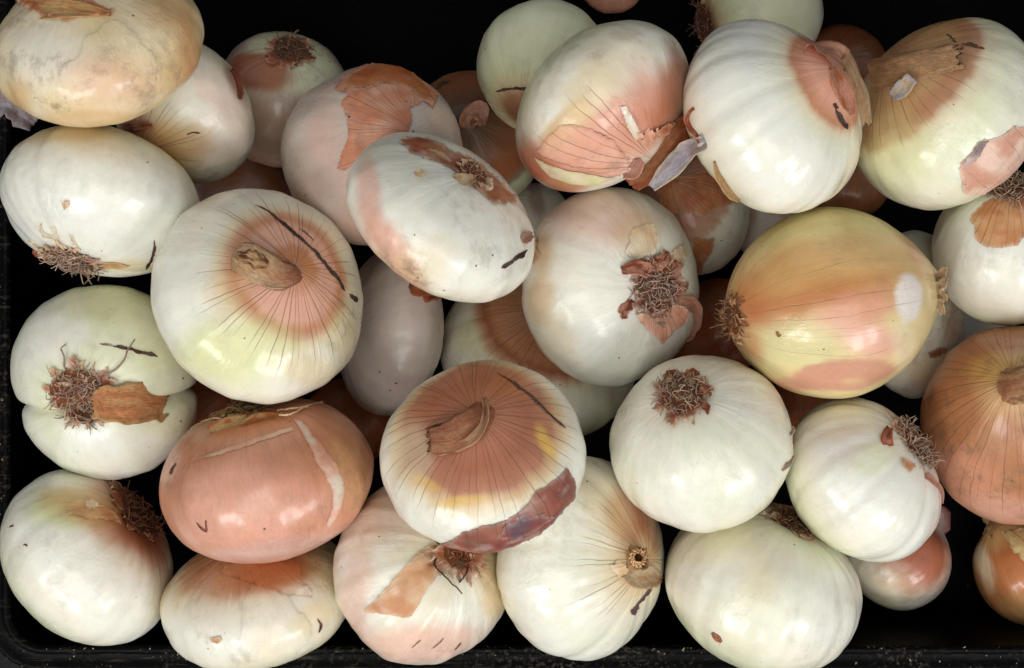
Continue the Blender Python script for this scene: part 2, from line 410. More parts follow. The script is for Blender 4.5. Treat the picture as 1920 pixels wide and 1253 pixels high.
        for bl in k.get('blobs', []):
            bx, by, rx, ry, rot, cname, am = bl[:7]; soft = bl[7] if len(bl) > 7 else 0.5
            P0 = s.W(s.P(s.dir_of([(bx, by)])))[0]
            q = (V - P0) / s.px; ca, sa = math.cos(R_(rot)), math.sin(R_(rot))
            X = q[:, 0] * ca + q[:, 1] * sa; Y = -q[:, 0] * sa + q[:, 1] * ca
            e = np.sqrt((X / rx) ** 2 + (Y / ry) ** 2 + (q[:, 2] / (1.3 * max(rx, ry))) ** 2) + 0.22 * n2 + 0.10 * stf
            a = am * (1 - sstep(1 - soft, 1 + soft, e))
            if cname == 'DIRT': dirt = np.maximum(dirt, a)
            elif cname == 'VEIN': vein = np.maximum(vein, a)
            elif cname == 'NOVEIN': vein = vein * (1 - a)
            else: col = col + (colr(cname) - col) * a[:, None]
        return col, np.stack([vein, dirt, streak], 1)

    # -- objects
    def part(s, name, me, parent=None, **props):
        o = bpy.data.objects.new(name, me); COL.objects.link(o)
        o.parent = parent or s.root
        o.matrix_local = s.M if parent is None else Matrix()
        o['seed'] = float(s.seed % 89) * 0.37 + 1.0; o['nveins'] = float(s.k.get('nv', 46))
        for a, b in props.items(): o[a] = b
        return o
    def build(s, res=(200, 116)):
        W0 = s.W(s.P(s.D)); zmin = W0[:, 2].min() + CAM_Z
        base = np.array([s.C[0], s.C[1], zmin])
        s.root = bpy.data.objects.new('onion', None); COL.objects.link(s.root)
        s.root.empty_display_size = 0.01; s.root.location = base
        s.root['label'] = s.label; s.root['category'] = 'onion'; s.root['group'] = 'onions heaped in the black crate'
        T = Matrix.Translation(Vector(s.C + CAMP - base)); Rm = Matrix([list(r) for r in s.A]).to_4x4(); s.M = T @ Rm
        nu, nvv = res
        th = np.concatenate([[0.012], np.linspace(0.012, np.pi - 0.02, nvv)[1:]]); lo = np.linspace(0, 2 * np.pi, nu, endpoint=False)
        T2, L2 = np.meshgrid(th, lo, indexing='ij'); T2, L2 = T2.ravel(), L2.ravel()
        d = np.stack([np.sin(T2) * np.cos(L2), np.sin(T2) * np.sin(L2), np.cos(T2)], 1)
        i = np.arange(nvv - 1)[:, None] * nu; j = np.arange(nu)[None, :]; j1 = (j + 1) % nu
        f = np.stack([i + j, i + nu + j, i + nu + j1, i + j1], -1).reshape(-1, 4)
        col, det = s.paint(d)
        s.bulb = s.part('bulb', make_mesh('bulb', s.P(d), f, M_SKIN, dict(base=col, det=det)))

    def sheet_on(s, poly_d, name, color, color2=None, lift=0.0006, rag=0.012, step=0.032, edge='paleh', edge_a=0.25, vein=0.5, dirt=0.3, streak=0.4, material=None, curl=0.0009, label=None, keep=0.0, parent=None):
        d0 = nrm(poly_d.mean(0)); e1 = np.cross(d0, [0.3, 0.5, 0.81]); e1 = nrm(e1); e2 = np.cross(d0, e1)
        def log(d):
            cz = np.clip(d @ d0, -1, 1); a = np.arccos(cz); t = d - cz[:, None] * d0; l = np.maximum(np.linalg.norm(t, axis=1), 1e-9)
            t = t / l[:, None] * a[:, None]; return np.stack([t @ e1, t @ e2], 1)
        def ex(q):
            a = np.linalg.norm(q, axis=1); t = (q[:, :1] * e1 + q[:, 1:] * e2) / np.maximum(a, 1e-9)[:, None]
            return nrm(np.cos(a)[:, None] * d0 + np.sin(a)[:, None] * t)
        p2 = log(poly_d); pts = []
        for a, b in zip(p2, np.roll(p2, -1, 0)):
            n = max(1, int(np.linalg.norm(b - a) / (step * 0.35)))
            for k in range(n): pts.append(a + (b - a) * k / n)
        bd = np.array(pts); c3 = np.concatenate([bd * 14, np.full((len(bd), 1), s.seed * 1.0)], 1)
        jag = np.stack([fbm(c3, s.seed + 3, 3), fbm(c3, s.seed + 4, 3)], 1) + 0.7 * np.stack([vnoise(c3 * 4, 8), vnoise(c3 * 4, 9)], 1)
        bd = bd + rag * jag + rag * 0.45 * np.random.RandomState(s.seed + len(bd)).uniform(-1, 1, bd.shape)
        lo, hi = bd.min(0), bd.max(0)
        gx, gy = np.meshgrid(np.arange(lo[0], hi[0], step), np.arange(lo[1], hi[1], step * .87))
        gx = gx + (np.arange(gx.shape[0])[:, None] % 2) * step * .5
        g = np.stack([gx.ravel(), gy.ravel()], 1)
        if len(g):
            g = g[inside(bd, g)]
            if len(g): g = g[seg_dist(bd, g) > step * 0.45]
        allp = np.vstack([bd, g]) if len(g) else bd
        r = geometry.delaunay_2d_cdt([Vector(p) for p in allp], [], [list(range(len(bd)))], 1, 1e-6)
        v2 = np.array([tuple(v) for v in r[0]]); fc = [list(x) for x in r[2]]
        if not fc: return None
        d = ex(v2); ed = seg_dist(bd, v2)
        nz = fbm(d * 9 + s.seed, s.seed + 55, 3)
        near = np.exp(-ed / 0.035)
        lf = lift * (0.65 + 0.5 * nz) + near * curl * np.maximum(fbm(d * 13 + 3, s.seed + 70, 2), -0.25)
        V = s.P(d, np.maximum(lf, 0.00025))
        # orient outwards
        f0 = np.array(fc[0][:3]); nn = np.cross(V[f0[1]] - V[f0[0]], V[f0[2]] - V[f0[0]])
        if nn @ d[f0[0]] < 0: fc = [x[::-1] for x in fc]
        if color == 'KEEP': col, _ = s.paint(d)
        else:
            c1, c2 = colr(color), colr(color2 or color)
            col = c1 + (c2 - c1) * sstep(-0.3, 0.35, fbm(d * 5 + 7, s.seed + 81, 3))[:, None]
        if color != 'KEEP' and material is not M_MARK and material is not M_BIT:   # thin skin lets the flesh below show through
            kk = np.clip(keep + 0.22 * sstep(0.0, 0.5, fbm(d * 7 + 2, s.seed + 91, 3)) + 0.25 * np.exp(-ed / 0.02), 0, 0.8)[:, None]
            col = col * (1 - kk) + s.paint(d)[0] * kk
        ea = edge_a * np.exp(-ed / 0.016); col = col + (colr(edge) - col) * ea[:, None]
        det = np.tile([vein, dirt, streak], (len(d), 1))
        return s.part(name, make_mesh(name, V, fc, material or M_PAPER, dict(base=col, det=det)), parent, **({'label': label} if label else {}))

    def layer(s, n=1):
        """edges of the thin outer layers that have split and lie on the bulb"""
        rs = np.random.RandomState(s.seed + 400); vw = nrm(-s.C) @ s.A
        for q in range(n):
            c = nrm(vw + rs.normal(0, 0.42, 3)); e1 = nrm(np.cross(c, [0, 0, 1.0])); e2 = np.cross(c, e1)   # e2 runs towards a pole
            a = np.linspace(0, 2 * np.pi, 40, endpoint=False); w, h = rs.uniform(.25, .5), rs.uniform(.5, .85)
            k = 1 + 0.35 * vnoise(np.stack([np.cos(a) * 1.6, np.sin(a) * 1.6, 0 * a + s.seed + q], 1), 2)
            r1, r2 = w * np.cos(a) * k, h * np.sin(a) * k; al = np.hypot(r1, r2)
            d = nrm(np.cos(al)[:, None] * c + (np.sin(al) / al)[:, None] * (r1[:, None] * e1 + r2[:, None] * e2))
            s.sheet_on(d, 'skin_layer', 'KEEP', lift=0.00016, rag=0.012, vein=s.k.get('vein', .04), dirt=s.k.get('dirt', .25), streak=.3, edge='straw', edge_a=.16, curl=0.0002, material=M_SKIN, step=.05)

    def patch(s, px, color, color2=None, name='skin_patch', **k):
        return s.sheet_on(s.dir_of(px), name, color, color2, **k)

    def mark(s, px, w, name='dark_scar', color='black'):
        P = catmull(px, 9 * len(px)); n = len(P); t = nrm(np.gradient(P, axis=0)); nn = np.stack([-t[:, 1], t[:, 0]], 1)
        rs = np.random.RandomState(s.seed + int(px[0][0])); ln = np.concatenate([[0], np.cumsum(np.linalg.norm(np.diff(P, axis=0), axis=1))])
        def smooth_w(q): return 0.45 + 0.75 * np.abs(vnoise(np.stack([ln / 13.0, 0 * ln + q, 0 * ln + s.seed], 1), 3)) + 0.25 * vnoise(np.stack([ln / 4.0, 0 * ln + q, 0 * ln], 1), 5)
        sg = np.linspace(0, 1, n); wd = w * 0.5 * np.clip(np.minimum(sg * 4 + .12, (1 - sg) * 6 + .2), 0, 1)
        mid = P + nn * (0.22 * w * vnoise(np.stack([ln / 18.0, 0 * ln, 0 * ln + 4.0], 1), 7))[:, None]
        a = mid + nn * (wd * np.clip(smooth_w(1.5), .1, 2))[:, None]; b = mid - nn * (wd * np.clip(smooth_w(8.5), .1, 2))[:, None]
        return s.sheet_on(s.dir_of(np.vstack([a, b[::-1]])), name, color, (70, 62, 60), lift=0.00026, rag=0.0022, step=0.02, edge='umber', edge_a=0.3, curl=0.0001, material=M_MARK)

    # place of a picture point: on the skin (lifted), or beside the bulb at the depth of its centre
    def at(s, pts):
        out = []
        for p in pts:
            lift = (p[2] if len(p) > 2 else 0) * s.px
            if len(p) > 3:                                        # free point: height above the bulb's centre, in photo px
                r = ray(p[0], p[1]); w = -nrm(s.C); tt = (s.C @ w + p[3] * s.px) / (r @ w); out.append(r * tt); continue
            d = s.dir_of([p[:2]]); V = s.W(s.P(d))[0]; w = -nrm(s.C)
            out.append(V + w * lift)
        return np.array(out)
    def local(s, Wp): return (Wp - s.C) @ s.A

    def tube(s, pts, widths, name='neck', color='husk', color2='paleh', n=22, m=22, wr=0.16, flat=0.55, fray=0.35, parent=None, twist=0.8, root_col=None):
        P = catmull(s.at(pts), n); w = np.interp(np.linspace(0, 1, n), np.linspace(0, 1, len(widths)), widths) * s.px
        T = nrm(np.gradient(P, axis=0)); up0 = -nrm(s.C); rs = np.random.RandomState(s.seed + 7)
        ph = np.linspace(0, 2 * np.pi, m, endpoint=False); V, H, Cc = [], [], []
        c1, c2, cd = colr(color), colr(color2), colr('umber')
        phs = rs.uniform(0, 6.28, 4)
        for i in range(n):
            sd = nrm(np.cross(T[i], up0)) if abs(T[i] @ up0) < 0.97 else nrm(np.cross(T[i], [0.2, 1, 0.1])); up = np.cross(sd, T[i]); f = i / (n - 1)
            tw = twist * f
            wv = 1 + wr * (0.5 * np.sin(3 * ph + phs[0] + tw * 3) + 0.45 * np.sin(7 * ph + phs[1] + tw * 5 + 2 * f) + 0.35 * np.sin(12 * ph + phs[2] - tw * 6))
            wv = wv * (1 + 0.10 * vnoise(np.stack([np.cos(ph) * 2 + f * 6, np.sin(ph) * 2, np.full(m, f * 7)], 1), s.seed))
            ring = P[i] + 0.5 * w[i] * (np.outer(np.cos(ph) * wv, sd) + flat * np.outer(np.sin(ph) * wv, up))
            if i == n - 1 and fray: ring = ring + np.outer(rs.uniform(-fray, fray, m) * w[i] * .5, T[i])
            V.append(ring); H.append(np.stack([np.full(m, f * 3), np.cos(ph + tw), np.sin(ph + tw)], 1))
            mixv = sstep(-.3, .4, fbm(np.stack([np.cos(ph) * 3, np.sin(ph) * 3, np.full(m, f * 2)], 1), s.seed + 2, 2))[:, None]
            cc = c1 + (c2 - c1) * mixv
            if root_col: cc = cc + (colr(root_col) - cc) * (1 - sstep(0.05, 0.6, f))
            Cc.append(cc)
        # dried, fibrous end: two inset rings and a hollow
        for q, (rad, dep, dk) in enumerate(((0.80, 0.10, .35), (0.5, 0.26, .75), (0.18, 0.16, .55))):
            ring = P[-1] + (V[n - 1] - P[-1]) * rad - T[-1] * w[-1] * dep + rs.normal(0, 0.05, (m, 3)) * w[-1]
            V.append(ring); H.append(np.stack([np.full(m, 4 + q * .3), np.cos(ph), np.sin(ph)], 1)); Cc.append(np.tile(c1 * (1 - dk) + cd * dk, (m, 1)))
        n2 = n + 3; V, H, Cc = np.vstack(V), np.vstack(H), np.vstack(Cc)
        i = np.arange(n2 - 1)[:, None] * m; j = np.arange(m)[None, :]; j1 = (j + 1) % m
        f = np.stack([i + j, i + j1, i + m + j1, i + m + j], -1).reshape(-1, 4)
        return s.part(name, make_mesh(name, s.local(V), f, M_HUSK, dict(base=Cc, huv=H)), parent)

    def ribbon(s, pts, widths, name='skin_flap', color='husk', color2='paleh', curl=0.25, jag=0.25, n=26, m=11, crink=0.05, edge=None, tilt=0.0, material=None, thick=0.0004, parent=None):
        P = catmull(s.at(pts), n); w = np.interp(np.linspace(0, 1, n), np.linspace(0, 1, len(widths)), widths) * s.px
        T = nrm(np.gradient(P, axis=0)); up0 = -nrm(s.C); rs = np.random.RandomState(s.seed + 77 + int(pts[0][0]))
        sx = np.linspace(-1, 1, m); V, H, Cc = [], [], []
        c1, c2 = colr(color), colr(color2)
        for i in range(n):
            f = i / (n - 1); sd = nrm(np.cross(T[i], up0)); up = np.cross(sd, T[i]); a = tilt
            s2 = sd * math.cos(a) + up * math.sin(a); u2 = -sd * math.sin(a) + up * math.cos(a)
            ws = sx * w[i] * 0.5
            el = vnoise(np.array([[f * 9, 1.5, s.seed]]), 3)[0]; er = vnoise(np.array([[f * 9, 7.5, s.seed]]), 4)[0]
            ws = np.where(sx < 0, ws * (1 + jag * el), ws * (1 + jag * er))
            cr = crink * w[i] * (fbm(np.stack([sx * 3, np.full(m, f * 5), np.full(m, s.seed * 1.0)], 1), s.seed, 3) + 0.35 * np.sin(sx * 9 + s.seed))
            row = P[i] + np.outer(ws, s2) + np.outer(curl * w[i] * sx ** 2 + cr, u2)
            if i in (0, n - 1): row = row + np.outer(rs.uniform(-1, 1, m) * w[i] * jag * .3, T[i])
            V.append(row); H.append(np.stack([np.full(m, f * 3), sx, sx * .3], 1))
            mixv = sstep(-.3, .35, fbm(np.stack([sx * 2, np.full(m, f * 4), np.full(m, 1.0)], 1), s.seed + 6, 2))[:, None]
            cc = c1 + (c2 - c1) * mixv
            if edge: cc = cc + (colr(edge) - cc) * (sstep(0.65, 1.0, np.abs(sx)) * 0.8)[:, None]
            Cc.append(cc)
        V, H, Cc = np.vstack(V), np.vstack(H), np.vstack(Cc)
        i = np.arange(n - 1)[:, None] * m; j = np.arange(m - 1)[None, :]
        f = np.stack([i + j, i + j + 1, i + m + j + 1, i + m + j], -1).reshape(-1, 4)
        o = s.part(name, make_mesh(name, s.local(V), f, material or M_HUSK, dict(base=Cc, huv=H)), parent)
        md = o.modifiers.new('thickness', 'SOLIDIFY'); md.thickness = thick
        return o

    def thread(s, pts, w, name='root', color='root', n=16, m=5, wob=0.25):
        P = catmull(s.at(pts), n); rs = np.random.RandomState(s.seed + int(pts[0][0] + pts[-1][1]))
        T = nrm(np.gradient(P, axis=0)); P = P + rs.normal(0, wob * w * s.px, P.shape) * np.linspace(0.2, 1, n)[:, None]
        V, f = tube_rings(P, np.linspace(1.15, 0.7, n) * w * 0.5 * s.px, m)
        return s.part(name, make_mesh(name, s.local(V), f, M_ROOT, dict(base=np.tile(colr(color), (len(V), 1)))))

    def roots(s, rad=44, count=110, length=42, skirt=1.35, skirt_col='redbrown', skirt2='rust', shift=(0, 0), plate=(96, 72, 56), tone='root', out=0.0, w=2.7, squash=1.0, lay=0.7):
        """dried root base: a dark plate, a ragged ring of old skin and a mat of short curled root hairs"""
        rs = np.random.RandomState(s.seed + 1); px = s.px; ra = rad * px / s.R
        d0 = nrm(s.dir_of([s.pole + np.array(shift)])[0]); e1 = nrm(np.cross(d0, [0.31, 0.77, 0.2])); e2 = np.cross(d0, e1)
        a = np.linspace(0, 2 * np.pi, 64, endpoint=False)
        def ring(rr): return nrm(np.cos(rr)[:, None] * d0 + np.sin(rr)[:, None] * (np.cos(a)[:, None] * e1 + np.sin(a)[:, None] * e2))
        if skirt:
            rag = 0.92 + 0.30 * vnoise(np.stack([np.cos(a) * 2.2, np.sin(a) * 2.2, 0 * a + s.seed], 1), 5) + 0.26 * rs.uniform(-1, 1, 64)
            s.sheet_on(ring(ra * skirt * rag), 'root_skirt', skirt_col, skirt2, lift=0.0012, rag=0.02, step=0.03, vein=0.45, dirt=0.8, curl=0.0032, edge='paleh', edge_a=0.35)
        rp = ra * (0.92 + 0.14 * vnoise(np.stack([np.cos(a) * 2, np.sin(a) * 2, 0 * a + 9 + s.seed], 1), 6))
        s.sheet_on(ring(rp), 'root_plate', plate, 'umber', lift=0.0018, rag=0.02, step=0.028, vein=0.0, dirt=0.9, curl=0.0, edge='umber', material=M_BIT)
        V, F, Cc = [], [], []; cr = colr(tone)
        for i in range(count):
            r0 = ra * math.sqrt(rs.uniform(0, 1)); p0 = rs.uniform(0, 6.283)
            dd = nrm((math.cos(r0) * d0 + math.sin(r0) * (math.cos(p0) * e1 + math.sin(p0) * e2))[None, :])
            b = s.P(dd, 0.0012)[0]; nrml = s.N(dd)[0]
            outv = nrm(math.cos(p0) * e1 + math.sin(p0) * e2)
            tang = nrm(rs.normal(0, 1, 3)); tang = nrm(tang - (tang @ nrml) * nrml)
            ln = length * px * rs.uniform(0.4, 1.0); m = 7
            dirv = nrm(nrml * rs.uniform(0.5, 1.0) * (1 - 0.3 * lay) + outv * (r0 / ra) * (0.5 + out) + tang * rs.uniform(0.2, 0.9) * (0.6 + lay))
            pts = [b - nrml * 0.0008]
            curlv = nrm(rs.normal(0, 1, 3))
            for q in range(m - 1):
                dirv = nrm(dirv + curlv * 0.30 + rs.normal(0, 0.16, 3) - nrml * (0.16 + 0.30 * lay) * (q / m) * 1.6 + tang * 0.15 * lay)
                pts.append(pts[-1] + dirv * ln / (m - 1))
            pts = np.array(pts)
            rr = w * 0.5 * px * rs.uniform(0.6, 1.25) * np.linspace(1.1, 0.55, m)
            vv, ff = tube_rings(pts, rr, 4)
            F.append(ff + sum(len(x) for x in V)); V.append(vv)
            Cc.append(np.tile(cr * rs.uniform(0.75, 1.9) * np.array([1, rs.uniform(.93, 1.04), rs.uniform(.85, 1.1)]), (len(vv), 1)))
        s.part('root_hairs', make_mesh('root_hairs', np.vstack(V), np.vstack(F), M_ROOT, dict(base=np.vstack(Cc))), kind='stuff')

def tube_rings(P, r, m):
    T = nrm(np.gradient(P, axis=0)); u = nrm(np.cross(T[0], [0.3, 0.2, 0.93])); V = []
    ph = np.linspace(0, 2 * np.pi, m, endpoint=False)
    for i in range(len(P)):
        u = u - (u @ T[i]) * T[i]; u = nrm(u); v = np.cross(T[i], u)
        V.append(P[i] + r[i] * (np.outer(np.cos(ph), u) + np.outer(np.sin(ph), v)))
    n = len(P); i = np.arange(n - 1)[:, None] * m; j = np.arange(m)[None, :]; j1 = (j + 1) % m
    return np.vstack(V), np.stack([i + j, i + j1, i + m + j1, i + m + j], -1).reshape(-1, 4)

# ------------------------------------------------------------------ how they lie on each other
RIM_Z = 0.03; FLOOR_Z = -0.045
def settle_all(lst, tol=0.955):
    done = []
    for o in lst:
        S = o.W(o.P(o.D)); kk = np.array([o.R, o.R, o.h]); t = None
        lo_t = o.k.get('zmin')
        for step in range(300):
            t = (CAM_Z - FLOOR_Z) - step * 0.0025
            Wp = S * t
            if Wp[:, 2].min() + CAM_Z < FLOOR_Z + 0.002: continue
            low = Wp[:, 2] + CAM_Z < RIM_Z
            if low.any() and (Wp[low, 1].min() < CR_Y0 + 0.001 or Wp[low, 0].min() < CR_X0 + 0.001): continue
            if lo_t is not None and (o.C[2] * t + CAM_Z) < lo_t: continue
            ok = True; C = o.C * t
            for p in done:
                if np.linalg.norm(C - p.C) > max(o.R, o.h) * t + max(p.R, p.h) : continue
                q = ((Wp - p.C) @ p.A) / np.array([p.R, p.R, p.h])
                if np.linalg.norm(q, axis=1).min() < tol: ok = False; break
                q = ((p.SW - C) @ o.A) / (kk * t)
                if np.linalg.norm(q, axis=1).min() < tol: ok = False; break
            if ok: break
        o.settle(t); o.SW = S * t; done.append(o)
        print('settle %-6s z=%.3f R=%.1fmm h=%.1fmm' % (o.key, o.C[2] + CAM_Z, o.R * 1000, o.h * 1000))
# ------------------------------------------------------------------ the crate
def edge_pt(px, py): return plane_pt(px, py, RIM_Z)
CR_Y0 = edge_pt(960, 1215)[1]; CR_X0 = edge_pt(14, 600)[0]; CR_X1 = 0.275; CR_Y1 = 0.185
def rrect(x0, y0, x1, y1, r, z, n=8):
    pts = []
    for cx, cy, a0 in ((x1 - r, y1 - r, 0), (x0 + r, y1 - r, 90), (x0 + r, y0 + r, 180), (x1 - r, y0 + r, 270)):
        for k in range(n + 1):
            a = R_(a0 + 90 * k / n); pts.append((cx + r * math.cos(a), cy + r * math.sin(a), z))
    # extra points along the sides so that the plastic can be slightly uneven
    out = []
    for p, q in zip(pts, pts[1:] + pts[:1]):
        L = math.dist(p, q); m = max(1, int(L / 0.012))
        for k in range(m): out.append(tuple(p[i] + (q[i] - p[i]) * k / m for i in range(3)))
    return np.array(out)
def loops(rows, name, material, parent, caps=False):
    n = len(rows[0]); V = np.vstack(rows); i = np.arange(len(rows) - 1)[:, None] * n; j = np.arange(n)[None, :]; j1 = (j + 1) % n
    f = np.stack([i + j, i + j1, i + n + j1, i + n + j], -1).reshape(-1, 4).tolist()
    if caps: f.append(list(range(n)))
    o = bpy.data.objects.new(name, make_mesh(name, V, f, material)); COL.objects.link(o); o.parent = parent
    return o
crate = bpy.data.objects.new('crate', None); COL.objects.link(crate)
crate['label'] = 'shallow black plastic crate with a dusty rim holding the heap of onions'; crate['category'] = 'crate'
def grow(rows_def):
    base = [rrect(CR_X0 - g, CR_Y0 - g, CR_X1 + g, CR_Y1 + g, 0.016 + g, z) for g, z in rows_def]
    nmin = min(len(b) for b in base); res = []
    for b in base:                                                # same number of points in every loop
        t = np.linspace(0, len(b), nmin, endpoint=False); i = t.astype(int); f = (t - i)[:, None]
        res.append(b[i] * (1 - f) + b[(i + 1) % len(b)] * f)
    return res
fl = bpy.data.objects.new('crate_floor', make_mesh('crate_floor', [(CR_X0 - .002, CR_Y0 - .002, FLOOR_Z), (CR_X1 + .002, CR_Y0 - .002, FLOOR_Z), (CR_X1 + .002, CR_Y1 + .002, FLOOR_Z), (CR_X0 - .002, CR_Y1 + .002, FLOOR_Z)], [[0, 1, 2, 3]], M_CRATE)); COL.objects.link(fl); fl.parent = crate
loops(grow([(-0.010, FLOOR_Z + 0.0005), (-0.0065, FLOOR_Z + 0.004), (-0.0008, RIM_Z - 0.002)]), 'crate_wall', M_CRATE, crate)
loops(grow([(-0.0008, RIM_Z - 0.002), (0.0002, RIM_Z), (0.0012, RIM_Z + 0.0004), (0.0026, RIM_Z - 0.001), (0.0034, RIM_Z - 0.0016), (0.0070, RIM_Z - 0.0014), (0.0085, RIM_Z - 0.0002), (0.0100, RIM_Z - 0.0004), (0.0112, RIM_Z - 0.003), (0.0115, FLOOR_Z - 0.006)]), 'crate_rim', M_RIM, crate)
tb = bpy.data.objects.new('table_top', make_mesh('table_top', [(-1.5, -1.2, FLOOR_Z - 0.008), (1.5, -1.2, FLOOR_Z - 0.008), (1.5, 1.2, FLOOR_Z - 0.008), (-1.5, 1.2, FLOOR_Z - 0.008)], [[0, 1, 2, 3]], M_TABLE)); COL.objects.link(tb); tb['kind'] = 'structure'
# crumbs of soil and dry skin that lie on the rim and on the floor of the crate
rs = np.random.RandomState(4); V, F, Cc = [], [], []
for k in range(260):
    if k < 190:
        px, py = rs.uniform(0, 1920), 1213 + abs(rs.normal(0, 1)) * 17; z = RIM_Z + 0.0004
        if k % 12 == 0: px, py = abs(rs.normal(0, 6)), rs.uniform(300, 1230)
    else:
        px, py = rs.uniform(1560, 1920), rs.uniform(1090, 1210); z = FLOOR_Z + 0.001
    p = plane_pt(px, py, z); L = rs.choice([0.0003, 0.0005, 0.0008, 0.0014], p=[.5, .35, .13, .02]) * (0.7 if k >= 190 else 1); a = rs.uniform(0, 6.28); ww = L * rs.uniform(.2, .7)
    ax = np.array([math.cos(a), math.sin(a), rs.uniform(-.2, .2)]) * L; ay = np.array([-math.sin(a), math.cos(a), 0]) * ww; up = np.array([0, 0, ww * .8])
    b = len(V) * 6; V.append(np.array([p + ax, p + ay, p - ax, p - ay, p + up, p - up * .5]))
    F += [[b, b + 1, b + 4], [b + 1, b + 2, b + 4], [b + 2, b + 3, b + 4], [b + 3, b, b + 4], [b + 1, b, b + 5], [b + 2, b + 1, b + 5], [b + 3, b + 2, b + 5], [b, b + 3, b + 5]]
    Cc.append(np.tile(colr([(150, 130, 105), (96, 80, 62), (190, 175, 150), (70, 58, 46)][k % 4]) * 0.8, (6, 1)))
cb = bpy.data.objects.new('soil_crumbs', make_mesh('soil_crumbs', np.vstack(V), F, M_BIT, dict(base=np.vstack(Cc)), smooth=False)); COL.objects.link(cb)
cb['kind'] = 'stuff'; cb['label'] = 'crumbs of dry soil and skin scattered on the black crate rim'; cb['category'] = 'crumbs'
# ------------------------------------------------------------------ the onions, lowest first
O = {}
ORDER = []
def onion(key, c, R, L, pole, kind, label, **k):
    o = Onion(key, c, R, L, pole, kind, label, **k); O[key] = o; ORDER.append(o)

NECK = lambda r, c0='pink', c1='orange', a=.95: [(0, c0, a), (r * .55, c0, a * .95), (r * .72, c1, a * .9), (r * .88, 'straw', a * .5), (r * 1.1, 'cream', a * .2), (r * 1.4, 'cream', 0)]
FULL = lambda c0, c1, c2='brown': [(0, c0, .95), (40, c1, .9), (80, c2, .85), (180, c2, .8)]

# ---- deep in the heap
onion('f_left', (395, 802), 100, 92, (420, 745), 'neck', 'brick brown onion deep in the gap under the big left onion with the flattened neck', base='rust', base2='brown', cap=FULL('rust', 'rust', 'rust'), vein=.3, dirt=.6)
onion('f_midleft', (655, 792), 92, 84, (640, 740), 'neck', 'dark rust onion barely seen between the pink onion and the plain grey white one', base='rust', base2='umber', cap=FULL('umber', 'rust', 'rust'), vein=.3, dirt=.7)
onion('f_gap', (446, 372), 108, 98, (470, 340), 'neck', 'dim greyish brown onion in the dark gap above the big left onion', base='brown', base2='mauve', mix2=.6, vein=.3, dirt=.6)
onion('f_tiny', (1008, 400), 62, 56, (1015, 380), 'root', 'small pale onion peeping from the gap left of the flared pink onion base', base='grey', base2='green', blobs=[(1005, 370, 14, 40, 10, 'plum', .5)])
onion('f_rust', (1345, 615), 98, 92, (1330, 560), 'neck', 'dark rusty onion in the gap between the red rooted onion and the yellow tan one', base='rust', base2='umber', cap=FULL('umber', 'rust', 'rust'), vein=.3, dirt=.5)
onion('f_toppink', (1145, -32), 62, 58, (1150, -60), 'neck', 'small pinkish brown onion cut off by the top edge behind the pale green one', base='pink', base2='brown', cap=FULL('brown', 'pink', 'pink'), dirt=.5)
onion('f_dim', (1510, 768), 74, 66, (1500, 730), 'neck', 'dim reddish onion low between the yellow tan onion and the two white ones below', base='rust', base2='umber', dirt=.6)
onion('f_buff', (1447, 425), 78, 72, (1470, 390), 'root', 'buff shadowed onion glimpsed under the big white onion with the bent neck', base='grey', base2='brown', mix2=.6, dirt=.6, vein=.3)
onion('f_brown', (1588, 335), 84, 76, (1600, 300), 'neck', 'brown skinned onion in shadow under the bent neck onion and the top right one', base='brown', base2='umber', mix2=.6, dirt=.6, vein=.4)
onion('f_right', (1838, 652), 78, 70, (1830, 610), 'root', 'small white onion seen in the gap above the brown onion at the right edge', base='white', base2='grey')
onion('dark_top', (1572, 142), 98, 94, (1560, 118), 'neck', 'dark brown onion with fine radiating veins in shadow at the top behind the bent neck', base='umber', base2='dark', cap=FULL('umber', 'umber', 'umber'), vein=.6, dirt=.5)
onion('red_side', (1682, 1042), 107, 96, (1756, 988), 'root', 'half hidden onion with a red orange side low on the crate floor', base='white', base2='cream', blobs=[(1725, 1035, 90, 80, -20, (172, 92, 58), .95, .4), (1640, 1090, 60, 40, 0, 'cream', .5)], vein=.2)
onion('amber', (1938, 1065), 110, 112, (1875, 982), 'neck', 'amber orange onion with a frayed husk at the lower right edge of the picture', base='orange', base2='tan', cap=[(0, 'tan', .9), (25, 'tan', .8), (40, 'orange', .8), (120, 'orange', .8), (180, 'tan', .5)], blobs=[(1930, 1150, 80, 40, 20, 'tan', .6), (1842, 1050, 10, 60, 10, 'cream', .8)], vein=.35, dirt=.4)
onion('back_white', (1716, 590), 158, 108, (1785, 590), 'root', 'white onion with brown scabs mostly hidden behind the yellow tan onion', base='white', base2='grey', mix2=.5, blobs=[(1775, 470, 40, 50, 0, 'tan', .5), (1740, 700, 60, 30, -30, 'straw', .5)], dirt=.5)
onion('grey', (733, 622), 158, 99, (648, 612), 'neck', 'plain smooth grey white onion in the gap right of the big left onion', base='grey', base2='mauve', mix2=.6, vein=.03, dirt=.15)
onion('dusky', (528, 187), 128, 127, (545, 95), 'root', 'shadowed onion with a greenish top and brown shoulder in the upper left gap', base=(178, 152, 132), base2='brown', mix2=.4, cap=[(0, 'dark', .9), (14, 'green', .8), (36, 'green', .85), (46, 'grey', .4), (60, 'grey', 0)], blobs=[(480, 132, 70, 36, -12, 'rust', .9, .25), (600, 140, 50, 60, 0, 'green', .7)], vein=.15, veins=[(30, 60, .35)], dirt=.5)
